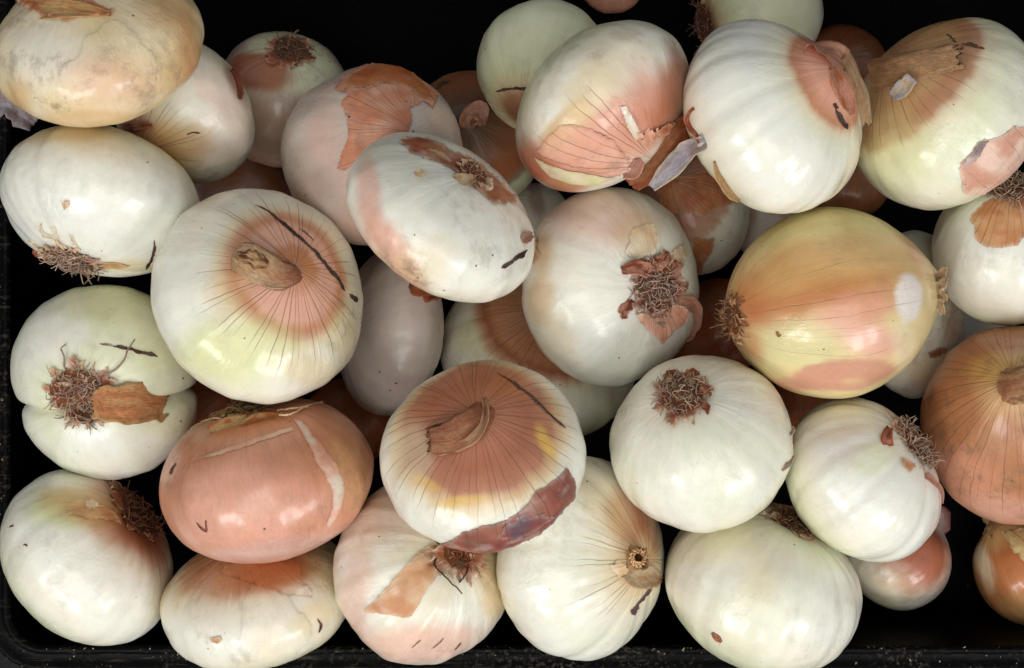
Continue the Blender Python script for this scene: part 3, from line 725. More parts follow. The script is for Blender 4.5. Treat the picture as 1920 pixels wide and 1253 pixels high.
onion('brownback', (888, 262), 132, 132, (872, 225), 'neck', 'dark brown papery onion with a green rim between orange capped and pale green onions', base='green', base2='lime', cap=[(0, 'dark', 1), (8, 'dark', .95), (30, 'umber', .95), (58, 'rust', .95), (70, 'umber', .7), (76, 'green', .2), (90, 'green', 0)], vein=.3, dirt=.6)
onion('green_lower', (1008, 669), 187, 156, (1035, 590), 'neck', 'pale onion with a brown ringed crown under the red rooted onion at the centre', base='white', base2='lime', mix2=.55, cap=[(0, 'brown', .9), (22, 'brown', .95), (36, 'orange', .9), (42, 'rust', .95), (47, 'orange', .7), (53, 'cream', .3), (62, 'green', 0)], capn=3, veins=[(40, 75, .75)], vein=.03, nv=44)
onion('blotch', (1296, 405), 108, 114, (1262, 345), 'neck', 'shadowed onion with brown peeling blotches under the lilac papery strip', base='white', base2='grey', mix2=.6, cap=[(0, 'umber', .9), (40, 'rust', .9), (58, 'brown', .7), (66, 'cream', .2), (80, 'cream', 0)], dirt=.5)
onion('low_left', (163, 1048), 178, 148, (257, 965), 'root', 'white onion in the bottom left corner with a sunken dark brown root', base='white', base2='cool', dimple=-.16, cap=[(0, 'dark', 1), (16, 'umber', .95), (30, 'orange', .6), (42, 'straw', .25), (56, 'cream', 0)], blobs=[(120, 955, 70, 32, -8, 'lime', .8), (170, 952, 90, 26, -14, 'tan', .75), (215, 985, 60, 30, -30, 'orange', .5), (265, 1000, 60, 60, 0, 'rust', .5)], veins=[(30, 60, .3)], vein=.03)
onion('low_cream', (482, 1124), 184, 130, (455, 1030), 'neck', 'cream onion at the bottom edge with an orange brown shoulder below the pink onion', base='white', base2='cream', mix2=.6, cap=[(0, 'brown', .9), (30, (196, 132, 80), .9), (42, (200, 140, 88), .75), (52, 'straw', .35), (70, 'cream', .12), (90, 'cream', 0)], blobs=[(520, 1075, 80, 30, 12, (190, 120, 70), .85), (620, 1060, 40, 60, 20, 'straw', .5), (310, 1110, 20, 60, 0, 'straw', .6), (590, 1160, 40, 30, 30, 'straw', .45)], vein=.08, veins=[(40, 75, .4)], dirt=.4)
onion('wedge', (785, 1074), 172, 162, (856, 1034), 'root', 'ribbed white onion with a brown wedge of loose skin at the bottom centre', base='white', base2='cream', mix2=.5, rib=1.7, blobs=[(660, 1140, 30, 100, -15, 'rose', .55), (790, 1215, 130, 40, 0, 'rose', .7), (920, 1080, 26, 90, 10, 'tan', .65), (720, 960, 90, 50, 0, 'rose', .4)], veins=[(50, 110, .12)], vein=.06, dirt=.35, streak=.4)
onion('pale_neck', (1088, 1047), 192, 157, (1196, 1050), 'neck', 'white onion with a frayed tan neck stub facing right at the bottom', rib=1.8, base='white', base2='green', mix2=.4, cap=[(0, 'tan', .9), (12, 'tan', .8), (24, 'straw', .55), (36, 'cream', .3), (52, 'cream', 0)], capn=9, blobs=[(1180, 970, 50, 50, 40, 'brown', .75, .4), (1130, 940, 40, 60, 30, 'straw', .4), (1215, 980, 30, 60, 10, 'rust', .6)], veins=[(22, 80, .75)], vein=.04, nv=42)
onion('top_green', (1428, 28), 112, 117, (1322, 48), 'root', 'pale green onion cut off by the top edge behind the bent neck onion', base='green', base2='white', cap=[(0, 'umber', .9), (16, 'rust', .8), (30, 'straw', .5), (48, 'lime', .2), (70, 'green', 0)], vein=.03)
onion('lumpy', (340, 206), 152, 124, (268, 270), 'neck', 'lumpy white onion with an orange veined neck behind the top left tan one', base='white', base2='rose', mix2=.4, lump=.05, cap=[(0, 'orange', .9), (22, 'orange', .8), (36, 'straw', .5), (52, 'cream', .2), (70, 'cream', 0)], veins=[(35, 75, .6)], blobs=[(330, 275, 60, 40, 20, 'tan', .7), (440, 150, 12, 40, 20, 'plum', .7)], vein=.05, dirt=.4)
onion('orange_cap', (700, 293), 168, 172, (765, 255), 'neck', 'round onion with torn orange skin over its crown in the upper left middle', base='grey', base2='rose', mix2=.4, vein=.05, dirt=.2, blobs=[(720, 430, 90, 40, 0, 'rose', .4)])
onion('pale_green', (1022, 126), 129, 128, (985, 205), 'neck', 'pale green onion with a short black tie mark at the top centre', base='green', base2='white', mix2=.35, cap=[(0, 'rust', .95), (16, 'brown', .9), (27, 'straw', .6), (38, 'lime', .3), (55, 'green', 0)], veins=[(20, 62, .5)], vein=.04, capn=3)
onion('brown_flap', (1888, 470), 142, 141, (1898, 352), 'root', 'white onion with a brown fan of skin below its root at the right edge', base='white', base2='cool', vein=.04, blobs=[(1770, 470, 20, 60, 0, 'grey', .4)], veins=[(30, 60, .2)])
onion('cleft', (200, 715), 186, 178, (150, 745), 'root', 'cleft double onion with two lobes and a shaggy root at the left edge', base='white', base2='green', mix2=.8, hr=.74, lump=.012, blobs=[(220, 560, 120, 50, 0, 'lime', .45), (320, 640, 60, 60, 0, 'lime', .5), (200, 850, 120, 50, 0, 'cool', .4)], veins=[(25, 55, .25)], vein=.02, cleft=[(-.06, 1, .09, .035, -.16), (-.06, 1, .10, .17, -.16)])
onion('roots_left', (187, 375), 193, 138, (152, 490), 'root', 'glossy white onion with straggly roots lying under the top left tan onion', rib=1.4, base='white', base2='cool', blobs=[(120, 245, 90, 22, 0, 'straw', .7), (240, 500, 60, 12, 0, 'gold', .35)], veins=[(26, 52, .3)], vein=.015, dirt=.18, streak=.12)
onion('bottom_right', (1430, 1106), 190, 152, (1490, 983), 'root', 'large white onion at the bottom right overhanging the crate rim', rib=1.6, base='white', base2='green', mix2=.4, blobs=[(1425, 1080, 30, 46, -10, 'straw', .35, .95), (1520, 985, 50, 40, 30, 'straw', .5), (1330, 1010, 90, 40, 10, 'cream', .4)], veins=[(30, 60, .2)], vein=.02)
onion('flat_root', (828, 409), 194, 134, (890, 328), 'root', 'flattish white onion tilted with a brown matted root strip at upper centre', base='white', base2='cool', blobs=[(690, 350, 22, 80, 8, 'rose', .7), (735, 470, 30, 90, 35, 'pink', .75), (760, 510, 70, 26, -35, 'DIRT', 1), (790, 500, 60, 40, 30, 'straw', .35), (700, 280, 40, 30, 0, 'green', .3)], veins=[(30, 60, .15)], vein=.03, dirt=.35)
onion('pink_flare', (1131, 200), 186, 140, (1218, 288), 'neck', 'pink and white onion with a flared papery brown base at the top', base='white', base2='cream', mix2=.5, rib=.7, blobs=[(1120, 275, 135, 62, 32, 'pink', .9, .45), (1225, 200, 70, 70, 30, (206, 138, 112), .85, .6), (1266, 165, 38, 90, -14, 'rust', .8, .6), (1050, 235, 60, 14, 42, 'orange', .5), (1130, 260, 150, 90, 30, 'VEIN', .7), (1000, 310, 40, 55, 40, 'deep', .85), (1060, 350, 60, 22, 20, 'orange', .9), (1060, 240, 60, 24, 48, 'straw', .7), (1110, 160, 60, 40, 45, 'straw', .45)], vein=.06, veins=[(60, 110, .4)], dirt=.4, nv=40)
onion('red_root', (1145, 538), 187, 166, (1228, 540), 'root', 'white onion with a shaggy red skinned root at the centre right', base='white', base2='cool', dimple=-.10, blobs=[(1110, 395, 110, 60, -10, 'rose', .5), (1200, 430, 50, 40, 40, 'tan', .45), (1010, 470, 24, 40, 10, 'tan', .7), (1010, 560, 26, 50, 0, 'tan', .6), (1040, 640, 40, 60, 20, 'cream', .5)], veins=[(28, 60, .12)], vein=.02, streak=.25)
onion('top_right', (1777, 213), 195, 164, (1682, 118), 'neck', 'greenish white onion with a tan cut neck and brown crown at the top right', base='white', base2='green', mix2=.55, cap=[(0, 'brown', .95), (20, (192, 144, 94), .95), (36, (196, 150, 96), .95), (44, (178, 114, 62), .9), (52, (182, 118, 62), .85), (58, 'straw', .5), (70, 'lime', .35), (95, 'lime', 0)], capn=4, veins=[(36, 84, .75)], vein=.05, blobs=[(1680, 300, 70, 70, 0, 'lime', .4)], nv=40, dirt=.15)
onion('bent_neck', (1447, 215), 191, 160, (1560, 140), 'neck', 'large glossy white onion with a bent dry neck at the top right', rib=1.7, base='white', base2='cool', shoulder=.22, cap=[(0, 'brown', .95), (20, 'pink', .95), (29, 'orange', .9), (34, 'straw', .5), (42, 'lime', .2), (58, 'white', 0)], capn=2, veins=[(20, 42, .3)], vein=.01, dirt=.1, streak=.1, blobs=[(1590, 330, 20, 60, -20, 'straw', .4)])
onion('yellow_tan', (1566, 567), 180, 204, (1372, 596), 'root', 'yellow tan onion lying on its side with a ragged neck at centre right', base=(226, 208, 154), base2='straw', mix2=.6, tip=.14, dimple=.02, rib=.6, blobs=[(1560, 420, 150, 50, 0, (216, 208, 142), .4), (1410, 560, 48, 56, 60, 'deep', .95, .7), (1550, 520, 190, 48, 6, (210, 158, 96), .9, .8), (1540, 562, 130, 30, 8, 'orange', .75, .9), (1600, 470, 110, 36, 8, (222, 184, 124), .7), (1480, 500, 60, 40, 30, (216, 170, 108), .6), (1610, 590, 70, 36, 20, 'pink', .8), (1640, 640, 70, 30, -15, 'rose', .9), (1480, 650, 90, 38, 8, (216, 208, 156), .7, .4), (1400, 640, 26, 40, 30, 'orange', .6), (1500, 720, 100, 16, 12, 'pink', .7), (1700, 650, 30, 60, 35, 'cream', .6), (1720, 470, 30, 40, 40, 'rose', .5), (1706, 558, 31, 44, 0, (238, 230, 222), .92, .24), (1590, 706, 100, 30, 6, (204, 146, 122), .9, .16), (1600, 716, 22, 6, 0, 'straw', .4), (1560, 590, 180, 130, 0, 'VEIN', .5)], vein=.12, dirt=.22, nv=50, streak=.3)
onion('right_white', (1615, 903), 165, 134, (1716, 833), 'root', 'white onion with brown roots wedged against the brown right edge onion', base='white', base2='cool', rib=1.8, blobs=[(1640, 860, 50, 26, 20, 'lime', .4), (1560, 830, 60, 40, 40, 'grey', .35)], veins=[(25, 55, .15)], vein=.015, dirt=.12)
onion('up_root', (1315, 832), 172, 168, (1278, 740), 'root', 'round white onion with an upright frayed root below the yellow tan one', base='white', base2='green', mix2=.35, blobs=[(1440, 960, 40, 40, 0, 'cream', .3), (1260, 770, 60, 30, 0, 'cream', .4)], veins=[(20, 40, .12)], vein=.01, dirt=.15, hr=.86)
onion('brown_right', (1912, 798), 186, 190, (1905, 727), 'neck', 'sooty brown onion with dark radiating veins at the right edge', base='brown', base2='tan', mix2=.5, cap=[(0, 'husk', .9), (14, 'tan', .85), (26, 'brown', .8), (60, 'brown', .8), (90, 'pink', .5), (140, 'pink', .4)], veins=[(70, 120, .8)], vein=.3, dirt=.85, blobs=[(1800, 900, 70, 60, 40, 'pink', .5), (1880, 960, 60, 40, 0, 'rose', .6), (1830, 680, 90, 40, -30, 'brown', .5), (1780, 800, 60, 120, 0, 'DIRT', 1), (1860, 690, 50, 30, 0, 'gold', .3)], nv=44, streak=.3)
onion('pink', (501, 904), 204, 150, (467, 768), 'root', 'salmon pink skinned onion with bare white strips lying at lower left', base=(208, 146, 118), base2=(216, 160, 136), mix2=.7, vein=.22, veins=[(40, 110, .35)], blobs=[(620, 830, 70, 60, 30, 'orange', .5), (380, 850, 50, 40, 0, 'orange', .45), (420, 960, 100, 80, 0, 'rose', .5), (480, 790, 100, 26, 6, 'orange', .6), (660, 900, 30, 90, 20, 'tan', .4), (520, 1035, 160, 24, 8, 'mauve', .45), (330, 930, 24, 70, 0, 'brown', .35), (560, 860, 60, 40, 20, 'brown', .3)], dirt=.5, nv=52, streak=.6)
onion('tan_top', (182, 86), 203, 152, (150, -22), 'neck', 'dirty golden tan onion with a torn orange flap in the top left corner', base='cream', base2='straw', mix2=.7, blobs=[(80, 95, 80, 55, -10, 'white', .7, .8), (335, 85, 36, 100, 10, 'tan', .65, .7), (368, 120, 20, 100, 10, 'orange', .45), (30, 190, 50, 30, 35, 'tan', .75), (195, 224, 140, 14, 0, 'tan', .7), (215, 150, 80, 45, 0, 'rose', .45, .8), (270, 70, 60, 60, 20, 'cream', .6), (190, 195, 170, 50, 0, 'DIRT', 1), (300, 150, 60, 80, 0, 'DIRT', .9), (320, 20, 60, 40, 0, 'tan', .6)], vein=.3, veins=[(70, 110, .3)], dirt=.6, nv=56, streak=.4)
onion('swirl', (905, 857), 193, 178, (893, 786), 'neck', 'onion with a swirled brown crown and dark purple scab in the lower centre', base='white', base2='cool', cap=[(0, 'brown', .97), (16, (184, 116, 84), .97), (30, (172, 104, 72), .98), (44, (180, 114, 80), .93), (52, 'tan', .8), (58, 'straw', .5), (64, 'cream', .25), (78, 'cream', 0)], capn=4, veins=[(46, 100, .85)], vein=.02, blobs=[(1024, 832, 11, 34, 25, 'gold', .75), (865, 940, 46, 9, 8, 'gold', .6), (800, 905, 28, 9, -25, 'gold', .5), (960, 720, 60, 22, 25, 'orange', .6), (770, 850, 40, 60, 0, 'cream', .5), (850, 760, 80, 40, 0, 'rust', .3)], nv=46, dirt=.2)
onion('big_neck', (484, 555), 208, 194, (545, 507), 'neck', 'big white onion with a flattened dry neck and a long black scar at left', base='white', base2='green', mix2=.3, cap=[(0, 'plum', .6), (5, 'orange', .95), (12, 'orange', .9), (16, 'pink', .85), (26, 'pink', .85), (31, 'orange', .9), (35, 'orange', .7), (39, 'straw', .6), (46, 'cream', .2), (58, 'cream', 0)], capn=2.5, blobs=[(430, 660, 100, 60, 15, 'lime', .75), (590, 700, 70, 30, -20, 'straw', .45), (650, 640, 30, 60, 10, 'straw', .4), (560, 560, 60, 40, 0, 'rose', .55), (430, 540, 40, 60, 0, 'tan', .35), (640, 600, 40, 60, 0, 'DIRT', .6)], veins=[(30, 82, .9)], vein=.02, nv=44, dirt=.15)
settle_all(ORDER)
BIG = set('big_neck swirl tan_top pink brown_right up_root right_white yellow_tan bent_neck top_right red_root pink_flare flat_root bottom_right roots_left cleft pale_neck wedge low_cream low_left orange_cap green_lower'.split())
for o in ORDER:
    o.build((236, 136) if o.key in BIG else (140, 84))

for o in ORDER:
    if o.key in ('low_cream', 'tan_top'): o.layer(1)
# ---- tan_top
o = O['tan_top']
o.patch([(20, -6), (120, -20), (215, 22), (200, 34), (150, 30), (124, 43), (88, 34), (38, 12)], 'deep', 'orange', lift=.0010, curl=.003, rag=.016, vein=.2)
o.ribbon([(25, 8, 3), (80, 16, 9), (140, 18, 10), (208, 27, 3)], [18, 34, 30, 6], color='orange', color2='tan', curl=.2, name='skin_flap', edge='tan')
# ---- roots_left
o = O['roots_left']
o.roots(rad=50, count=210, length=36, skirt=1.25, skirt2='brown', out=.2, shift=(-20, -4))
for p in ([(120, 468, 8), (100, 450, 14), (80, 440, 12), (74, 420, 8)], [(125, 465, 8), (108, 455, 18), (98, 428, 14)], [(150, 470, 8), (140, 462, 12), (132, 445, 10)],
          [(160, 480, 10), (130, 485, 18), (100, 505, 16)], [(110, 480, 8), (90, 478, 16), (70, 492, 18)], [(112, 476, 6), (80, 470, 12), (52, 452, 8)]):
    o.thread(p, 4.0, color='paleh')
o.ribbon([(95, 470, 4), (70, 472, 10), (64, 488, 14), (80, 510, 16)], [8, 14, 16, 4], color='rust', color2='pink', curl=.3)
o.patch([(180, 490), (215, 492), (245, 497), (225, 503), (190, 505)], 'tan', 'brown', lift=.0004)
o.mark([(288, 450), (287, 470), (282, 488), (274, 506)], 9)
o.patch([(117, 380), (130, 376), (131, 386), (122, 392)], 'husk', 'pink', lift=.0015, name='skin_flake', step=.015, rag=.004)
# ---- cleft
o = O['cleft']
o.roots(rad=54, count=320, length=34, skirt=1.18, w=3.0)
o.ribbon([(172, 758, 0, 140), (205, 757, 0, 148), (245, 756, 0, 146), (285, 754, 0, 128), (314, 755, 0, 104)], [44, 56, 60, 64, 50], color=(222, 150, 100), color2=(232, 182, 128), curl=.06, jag=.4, crink=.07, m=15, edge='tan')
o.patch([(128, 700), (138, 682), (158, 678), (157, 702)], 'orange', 'tan', lift=.0012, rag=.02)
o.patch([(96, 690), (120, 700), (124, 715), (100, 706)], 'orange', 'tan', lift=.0012, rag=.02)
o.mark([(186, 646), (212, 649)], 5, color='grey'); o.mark([(208, 650), (240, 655), (268, 661), (296, 668)], 10)
o.thread([(192, 708, 4), (225, 685, 16), (238, 660, 20), (252, 637, 18)], 4.0, color='root')
o.thread([(120, 688, 3), (120, 668, 10), (114, 655, 12), (124, 645, 10)], 3.4, color='root')
o.thread([(98, 762, 3), (96, 750, 8), (104, 738, 8)], 3.4, color='root')
o.mark([(88, 867), (110, 888), (140, 905), (180, 910)], 4); o.mark([(215, 905), (236, 899)], 9)
# ---- big_neck
o = O['big_neck']
o.tube([(564, 500, -15), (550, 511, 1), (524, 514, 9), (494, 502, 17), (466, 490, 24), (446, 484, 22), (438, 481, 18)], [30, 40, 50, 56, 58, 46, 18], flat=.27, color='husk', color2='paleh', root_col=(176, 104, 78), fray=.12, wr=.17, n=28, m=30, twist=1.6)
o.ribbon([(443, 478, 30), (462, 484, 34), (482, 490, 33), (502, 498, 30)], [10, 30, 32, 12], color='umber', color2='husk', curl=-.05, jag=.35, crink=.13, name='neck_scar', n=20, m=13)
o.ribbon([(536, 538, 3), (505, 534, 8), (470, 512, 12), (440, 492, 12)], [5, 10, 10, 4], color='paleh', color2='husk', curl=.25, name='neck_skin', n=20, m=7)
o.mark([(478, 385), (510, 403), (540, 428), (580, 460), (612, 498), (640, 535), (648, 545)], 8.5); o.mark([(654, 552), (668, 568)], 10)
o.mark([(560, 428), (575, 440), (588, 452)], 3, color='purple')
# ---- pink
o = O['pink']
o.patch([(548, 784), (566, 790), (590, 822), (618, 856), (640, 892), (646, 922), (636, 958), (616, 990), (610, 984), (622, 950), (622, 922), (608, 890), (592, 866), (572, 826)], 'white', 'rose', lift=.0003, vein=.05, dirt=.2, curl=.0002, edge='pink', edge_a=.7, keep=.25, label='bare white strip on the right of the pink onion', material=M_SKIN)
o.patch([(362, 862), (400, 850), (460, 830), (548, 801), (551, 808), (470, 836), (405, 856)], 'cream', 'rose', lift=.0003, vein=.02, curl=.0002, edge='pink', edge_a=.6, keep=.25, material=M_SKIN)
o.roots(rad=46, count=100, length=58, skirt=1.4, skirt_col='orange', skirt2='tan', lay=1.0, tone=(126, 106, 76), shift=(0, -2))
for p in ([(440, 790, 6), (400, 785, 14), (360, 795, 14), (346, 808, 12)], [(420, 780, 4), (370, 782, 12), (340, 772, 10), (315, 762, 8)], [(520, 770, 8), (560, 765, 16), (600, 758, 14), (612, 745, 10)], [(500, 776, 8), (540, 778, 16), (575, 762, 14)]):
    o.thread(p, 3.8, color='paleh')
o.ribbon([(395, 812, 2), (430, 798, 9), (465, 790, 9)], [26, 34, 22], color='tan', color2='orange', curl=.12, name='skin_flap'); o.ribbon([(455, 800, 2), (490, 786, 10), (530, 782, 5)], [16, 26, 12], color='orange', color2='tan', curl=.15)
o.mark([(368, 980), (378, 992), (386, 998)], 6, color='plum'); o.mark([(385, 974), (386, 986), (387, 998)], 5, color='plum')
o.mark([(330, 868), (322, 880), (318, 890)], 7, color='umber')
# ---- low_left
o = O['low_left']
o.roots(rad=48, count=240, length=30, skirt=1.35, skirt_col='rust', skirt2='umber', plate='dark', tone=(92, 60, 44))
o.patch([(118, 945), (150, 938), (185, 950), (215, 960), (230, 985), (200, 975), (165, 972), (130, 965)], 'tan', 'orange', lift=.0007, keep=.3, rag=.02)
o.patch([(158, 945), (172, 936), (184, 952), (168, 958)], 'paleh', 'cream', lift=.0016, curl=.003, name='skin_flake', step=.018, rag=.006)
o.mark([(18, 990), (26, 986)], 5); o.mark([(44, 1022), (52, 1024)], 5)
# ---- low_cream
o = O['low_cream']
o.patch([(440, 1050), (552, 1052), (562, 1068), (566, 1092), (585, 1106), (586, 1120), (540, 1118), (480, 1098), (410, 1076)], 'KEEP', lift=.0005, vein=.3, edge='orange', edge_a=.5)
o.patch([(394, 1197), (414, 1193), (417, 1201), (408, 1207), (398, 1204)], 'tan', 'brown', lift=.0008, name='skin_flake', step=.014, rag=.004)
o.mark([(594, 1160), (600, 1172), (596, 1186)], 7, color='plum')
# ---- wedge
o = O['wedge']
o.roots(rad=34, count=60, length=34, skirt=1.6, skirt_col='redbrown', tone='umber')
o.patch([(684, 1146), (740, 1085), (790, 1030), (815, 1022), (838, 1032), (822, 1075), (798, 1110), (772, 1154), (764, 1158), (728, 1152)], (196, 136, 92), (210, 160, 116), lift=.0009, vein=.3, rag=.008, edge='husk')
o.patch([(780, 1040), (840, 1022), (850, 1045), (820, 1060)], 'orange', 'rust', lift=.0014, rag=.02); o.patch([(875, 1040), (910, 1040), (908, 1072), (885, 1068)], 'brown', 'pink', lift=.0010, rag=.02)
o.thread([(818, 1045, 4), (816, 1062, 12), (838, 1085, 14), (866, 1112, 10)], 3.4, color='dark'); o.thread([(875, 1048, 3), (876, 1070, 10), (868, 1085, 10), (860, 1092, 8)], 3.4, color='dark')
for p in ([(772, 1215), (790, 1200)], [(808, 1218), (825, 1205), (832, 1196)], [(852, 1220), (865, 1205)]): o.mark(p, 4, color='root')
# ---- pale_neck
o = O['pale_neck']
o.tube([(1186, 1049, -10), (1194, 1048, 8), (1198, 1047, 22)], [56, 46, 42], flat=.85, color='husk', color2='tan', n=9, m=26, fray=.5, wr=.12)
for k in range(14):
    a = k / 14 * 6.28
    o.thread([(1195 + 14 * math.cos(a), 1048 + 14 * math.sin(a), 18), (1197 + 16 * math.cos(a), 1046 + 16 * math.sin(a), 30), (1196 + 9 * math.cos(a + .6), 1046 + 9 * math.sin(a + .6), 34)], 4.5, name='neck_fibre', color='husk')
o.ribbon([(1175, 1068, 2), (1195, 1082, 14), (1220, 1085, 22), (1242, 1088, 22)], [30, 42, 36, 8], color='husk', color2='paleh', curl=.25)
o.patch([(1140, 1060), (1160, 1052), (1178, 1066), (1178, 1095), (1160, 1090)], 'paleh', 'tan', lift=.0009, rag=.02, keep=.3)
o.mark([(1226, 1090), (1212, 1112), (1198, 1130), (1192, 1138)], 8, color='purple'); o.mark([(1196, 1134), (1182, 1150)], 14, color='purple')
# ---- swirl
o = O['swirl']
o.tube([(912, 748, -8), (903, 778, 4), (876, 806, 12), (840, 824, 17), (804, 828, 18)], [30, 50, 62, 56, 42], flat=.17, color=(178, 112, 78), color2=(200, 142, 104), root_col=(178, 110, 78), fray=.35, wr=.10)
o.ribbon([(802, 804, 6), (832, 798, 20), (862, 796, 20), (890, 782, 12)], [6, 16, 18, 8], color='husk', color2='brown', curl=.2, name='neck_skin')
o.ribbon([(908, 746, 1), (910, 785, 8), (890, 820, 12), (850, 842, 8), (822, 852, 2)], [6, 12, 16, 12, 4], color='husk', color2='pink', curl=.3, name='neck_skin')
o.patch([(800, 1028), (838, 1016), (868, 998), (905, 985), (950, 975), (986, 948), (1005, 922), (1040, 900), (1062, 877), (1078, 903), (1074, 935), (1045, 968), (1000, 1004), (940, 1030), (880, 1040)], 'plum', (150, 86, 68), lift=.0006, vein=.95, dirt=.75, rag=.010, edge='rust', edge_a=.35, label='dark purple brown scab on the lower right of the crown')
o.patch([(945, 985), (985, 962), (1010, 965), (1035, 968), (1010, 990), (965, 1010), (930, 1010)], 'purple', 'plum', lift=.0008, vein=.8, dirt=.6, rag=.02, edge='plum')
o.mark([(930, 700), (975, 727), (1012, 757), (1042, 786), (1061, 803)], 7)
# ---- up_root
o = O['up_root']
o.roots(rad=44, count=240, length=32, skirt=1.25, skirt_col='brown', skirt2='redbrown', tone=(152, 128, 110), w=2.6)
for p, w in (([(1246, 722, 0), (1254, 708, 8), (1268, 694, 12)], [14, 20, 8]), ([(1304, 740, 2), (1322, 736, 10), (1336, 726, 8)], [16, 24, 12]), ([(1302, 752, 0), (1320, 760, 8), (1328, 776, 6)], [14, 16, 5]), ([(1276, 712, 2), (1294, 702, 12), (1312, 700, 12)], [14, 18, 8])):
    o.ribbon(p, w, color='redbrown', color2='husk', curl=.12, jag=.7, n=16, m=9, crink=.1)
o.ribbon([(1466, 882, 2), (1476, 872, 8), (1488, 855, 8)], [4, 10, 4], color='paleh', color2='white', curl=.3, n=10, m=5)
o.ribbon([(1482, 815, 2), (1490, 806, 6), (1492, 798, 6)], [5, 9, 4], color='paleh', color2='white', curl=.3, n=10, m=5)
# ---- right_white
o = O['right_white']
o.roots(rad=48, count=220, length=34, skirt=1.2, skirt_col='brown', skirt2='redbrown', w=2.6)
o.ribbon([(1735, 890, 6), (1760, 915, 14), (1768, 940, 14), (1790, 944, 14)], [12, 7, 8, 16], color='pink', color2='rose', curl=.3, n=18, m=6)
o.ribbon([(1668, 838, 0), (1662, 822, 8), (1668, 802, 12)], [14, 20, 10], color='deep', color2='pink', curl=.3, n=12, m=6)
o.patch([(1690, 860), (1715, 870), (1705, 888), (1688, 876)], 'orange', 'husk', lift=.0011, rag=.015)
o.thread([(1690, 800, 2), (1670, 775, 12), (1650, 745, 10)], 2.6, color='paleh')
# ---- bottom_right
o = O['bottom_right']
o.roots(rad=46, count=220, length=26, skirt=1.2, skirt_col='redbrown', skirt2='rose', tone=(120, 92, 70), lay=.9)
o.ribbon([(1438, 936, 4), (1462, 944, 16), (1490, 950, 22), (1520, 946, 26)], [8, 12, 22, 34], color='pink', color2='rose', curl=.35, n=18, m=8)
o.ribbon([(1336, 1186, 2), (1345, 1196, 5), (1353, 1204, 3)], [6, 12, 4], color='orange', color2='pink', n=10, m=5)
# ---- red_side / amber
o = O['red_side']
o.ribbon([(1745, 975, 2), (1768, 965, 14), (1785, 950, 18)], [40, 56, 40], color='mauve', color2='plum', curl=.3, n=14, m=8)
o = O['amber']
o.tube([(1885, 990, -6), (1872, 978, 12), (1852, 972, 22)], [60, 50, 36], flat=.5, color='husk', color2='tan', n=12, fray=.7)
for p in ([(1862, 975, 14), (1830, 985, 22), (1806, 992, 22)], [(1862, 972, 14), (1838, 968, 24), (1815, 975, 26)], [(1866, 970, 16), (1846, 955, 26), (1826, 950, 26)]):
    o.ribbon(p, [14, 12, 5], color='paleh', color2='tan', n=12, m=6, jag=.5)
o.patch([(1880, 1000), (1935, 990), (1960, 1030), (1930, 1060), (1900, 1035)], 'tan', 'straw', lift=.0008, rag=.03)
# ---- yellow_tan
o = O['yellow_tan']
o.tube([(1732, 546, -14, 0), (1754, 541, 0, 4), (1766, 538, 0, 6)], [54, 36, 32], flat=.7, color='husk', color2='straw', n=14, fray=.6, wr=.14)
for p in ([(1752, 525, 0, 6), (1766, 512, 0, 12), (1772, 500, 0, 14)], [(1755, 540, 0, 12), (1768, 530, 0, 18), (1774, 520, 0, 16)], [(1755, 552, 0, 10), (1768, 556, 0, 16), (1772, 566, 0, 18)], [(1750, 560, 0, 6), (1762, 574, 0, 10), (1768, 590, 0, 8)]):
    o.ribbon(p, [20, 16, 7], color='paleh', color2='husk', n=12, m=6, jag=.5, curl=.3)
o.roots(rad=34, count=70, length=40, skirt=1.4, skirt_col='rust', skirt2='brown', tone=(120, 88, 62), out=.6, lay=.3)
o.mark([(1455, 622), (1462, 632)], 9, color='brown')
# ---- bent_neck
o = O['bent_neck']
o.tube([(1536, 128, -16), (1564, 112, 6), (1588, 136, 22), (1608, 182, 28), (1630, 236, 26)], [84, 64, 56, 48, 38], flat=.55, color='husk', color2='paleh', root_col='pink', n=30, m=30, wr=.2, fray=.45)
o.ribbon([(1560, 128, 4), (1574, 155, 8), (1586, 185, 8), (1598, 214, 4)], [10, 24, 24, 8], color='pink', color2='orange', curl=.3, name='neck_skin')
o.mark([(1553, 124), (1560, 145), (1566, 168)], 4, color='umber'); o.mark([(1561, 196), (1570, 205)], 12); o.mark([(1564, 204), (1576, 224), (1589, 243)], 12)
o.ribbon([(1322, 266, 2), (1290, 284, 0, 70), (1255, 318, 0, 78), (1222, 352, 0, 70)], [24, 36, 34, 14], color='lilac', color2='mauve', curl=.18, jag=.2, edge='cream', crink=.07)
o.ribbon([(1303, 205, 0), (1292, 225, 2), (1306, 250, 3), (1312, 268, 2)], [10, 16, 14, 8], color='deep', color2='pink', n=14, m=6)
o.ribbon([(1342, 302, 0), (1352, 330, 4), (1372, 358, 5), (1388, 374, 3)], [8, 18, 24, 10], color='husk', color2='tan', n=18, m=7)
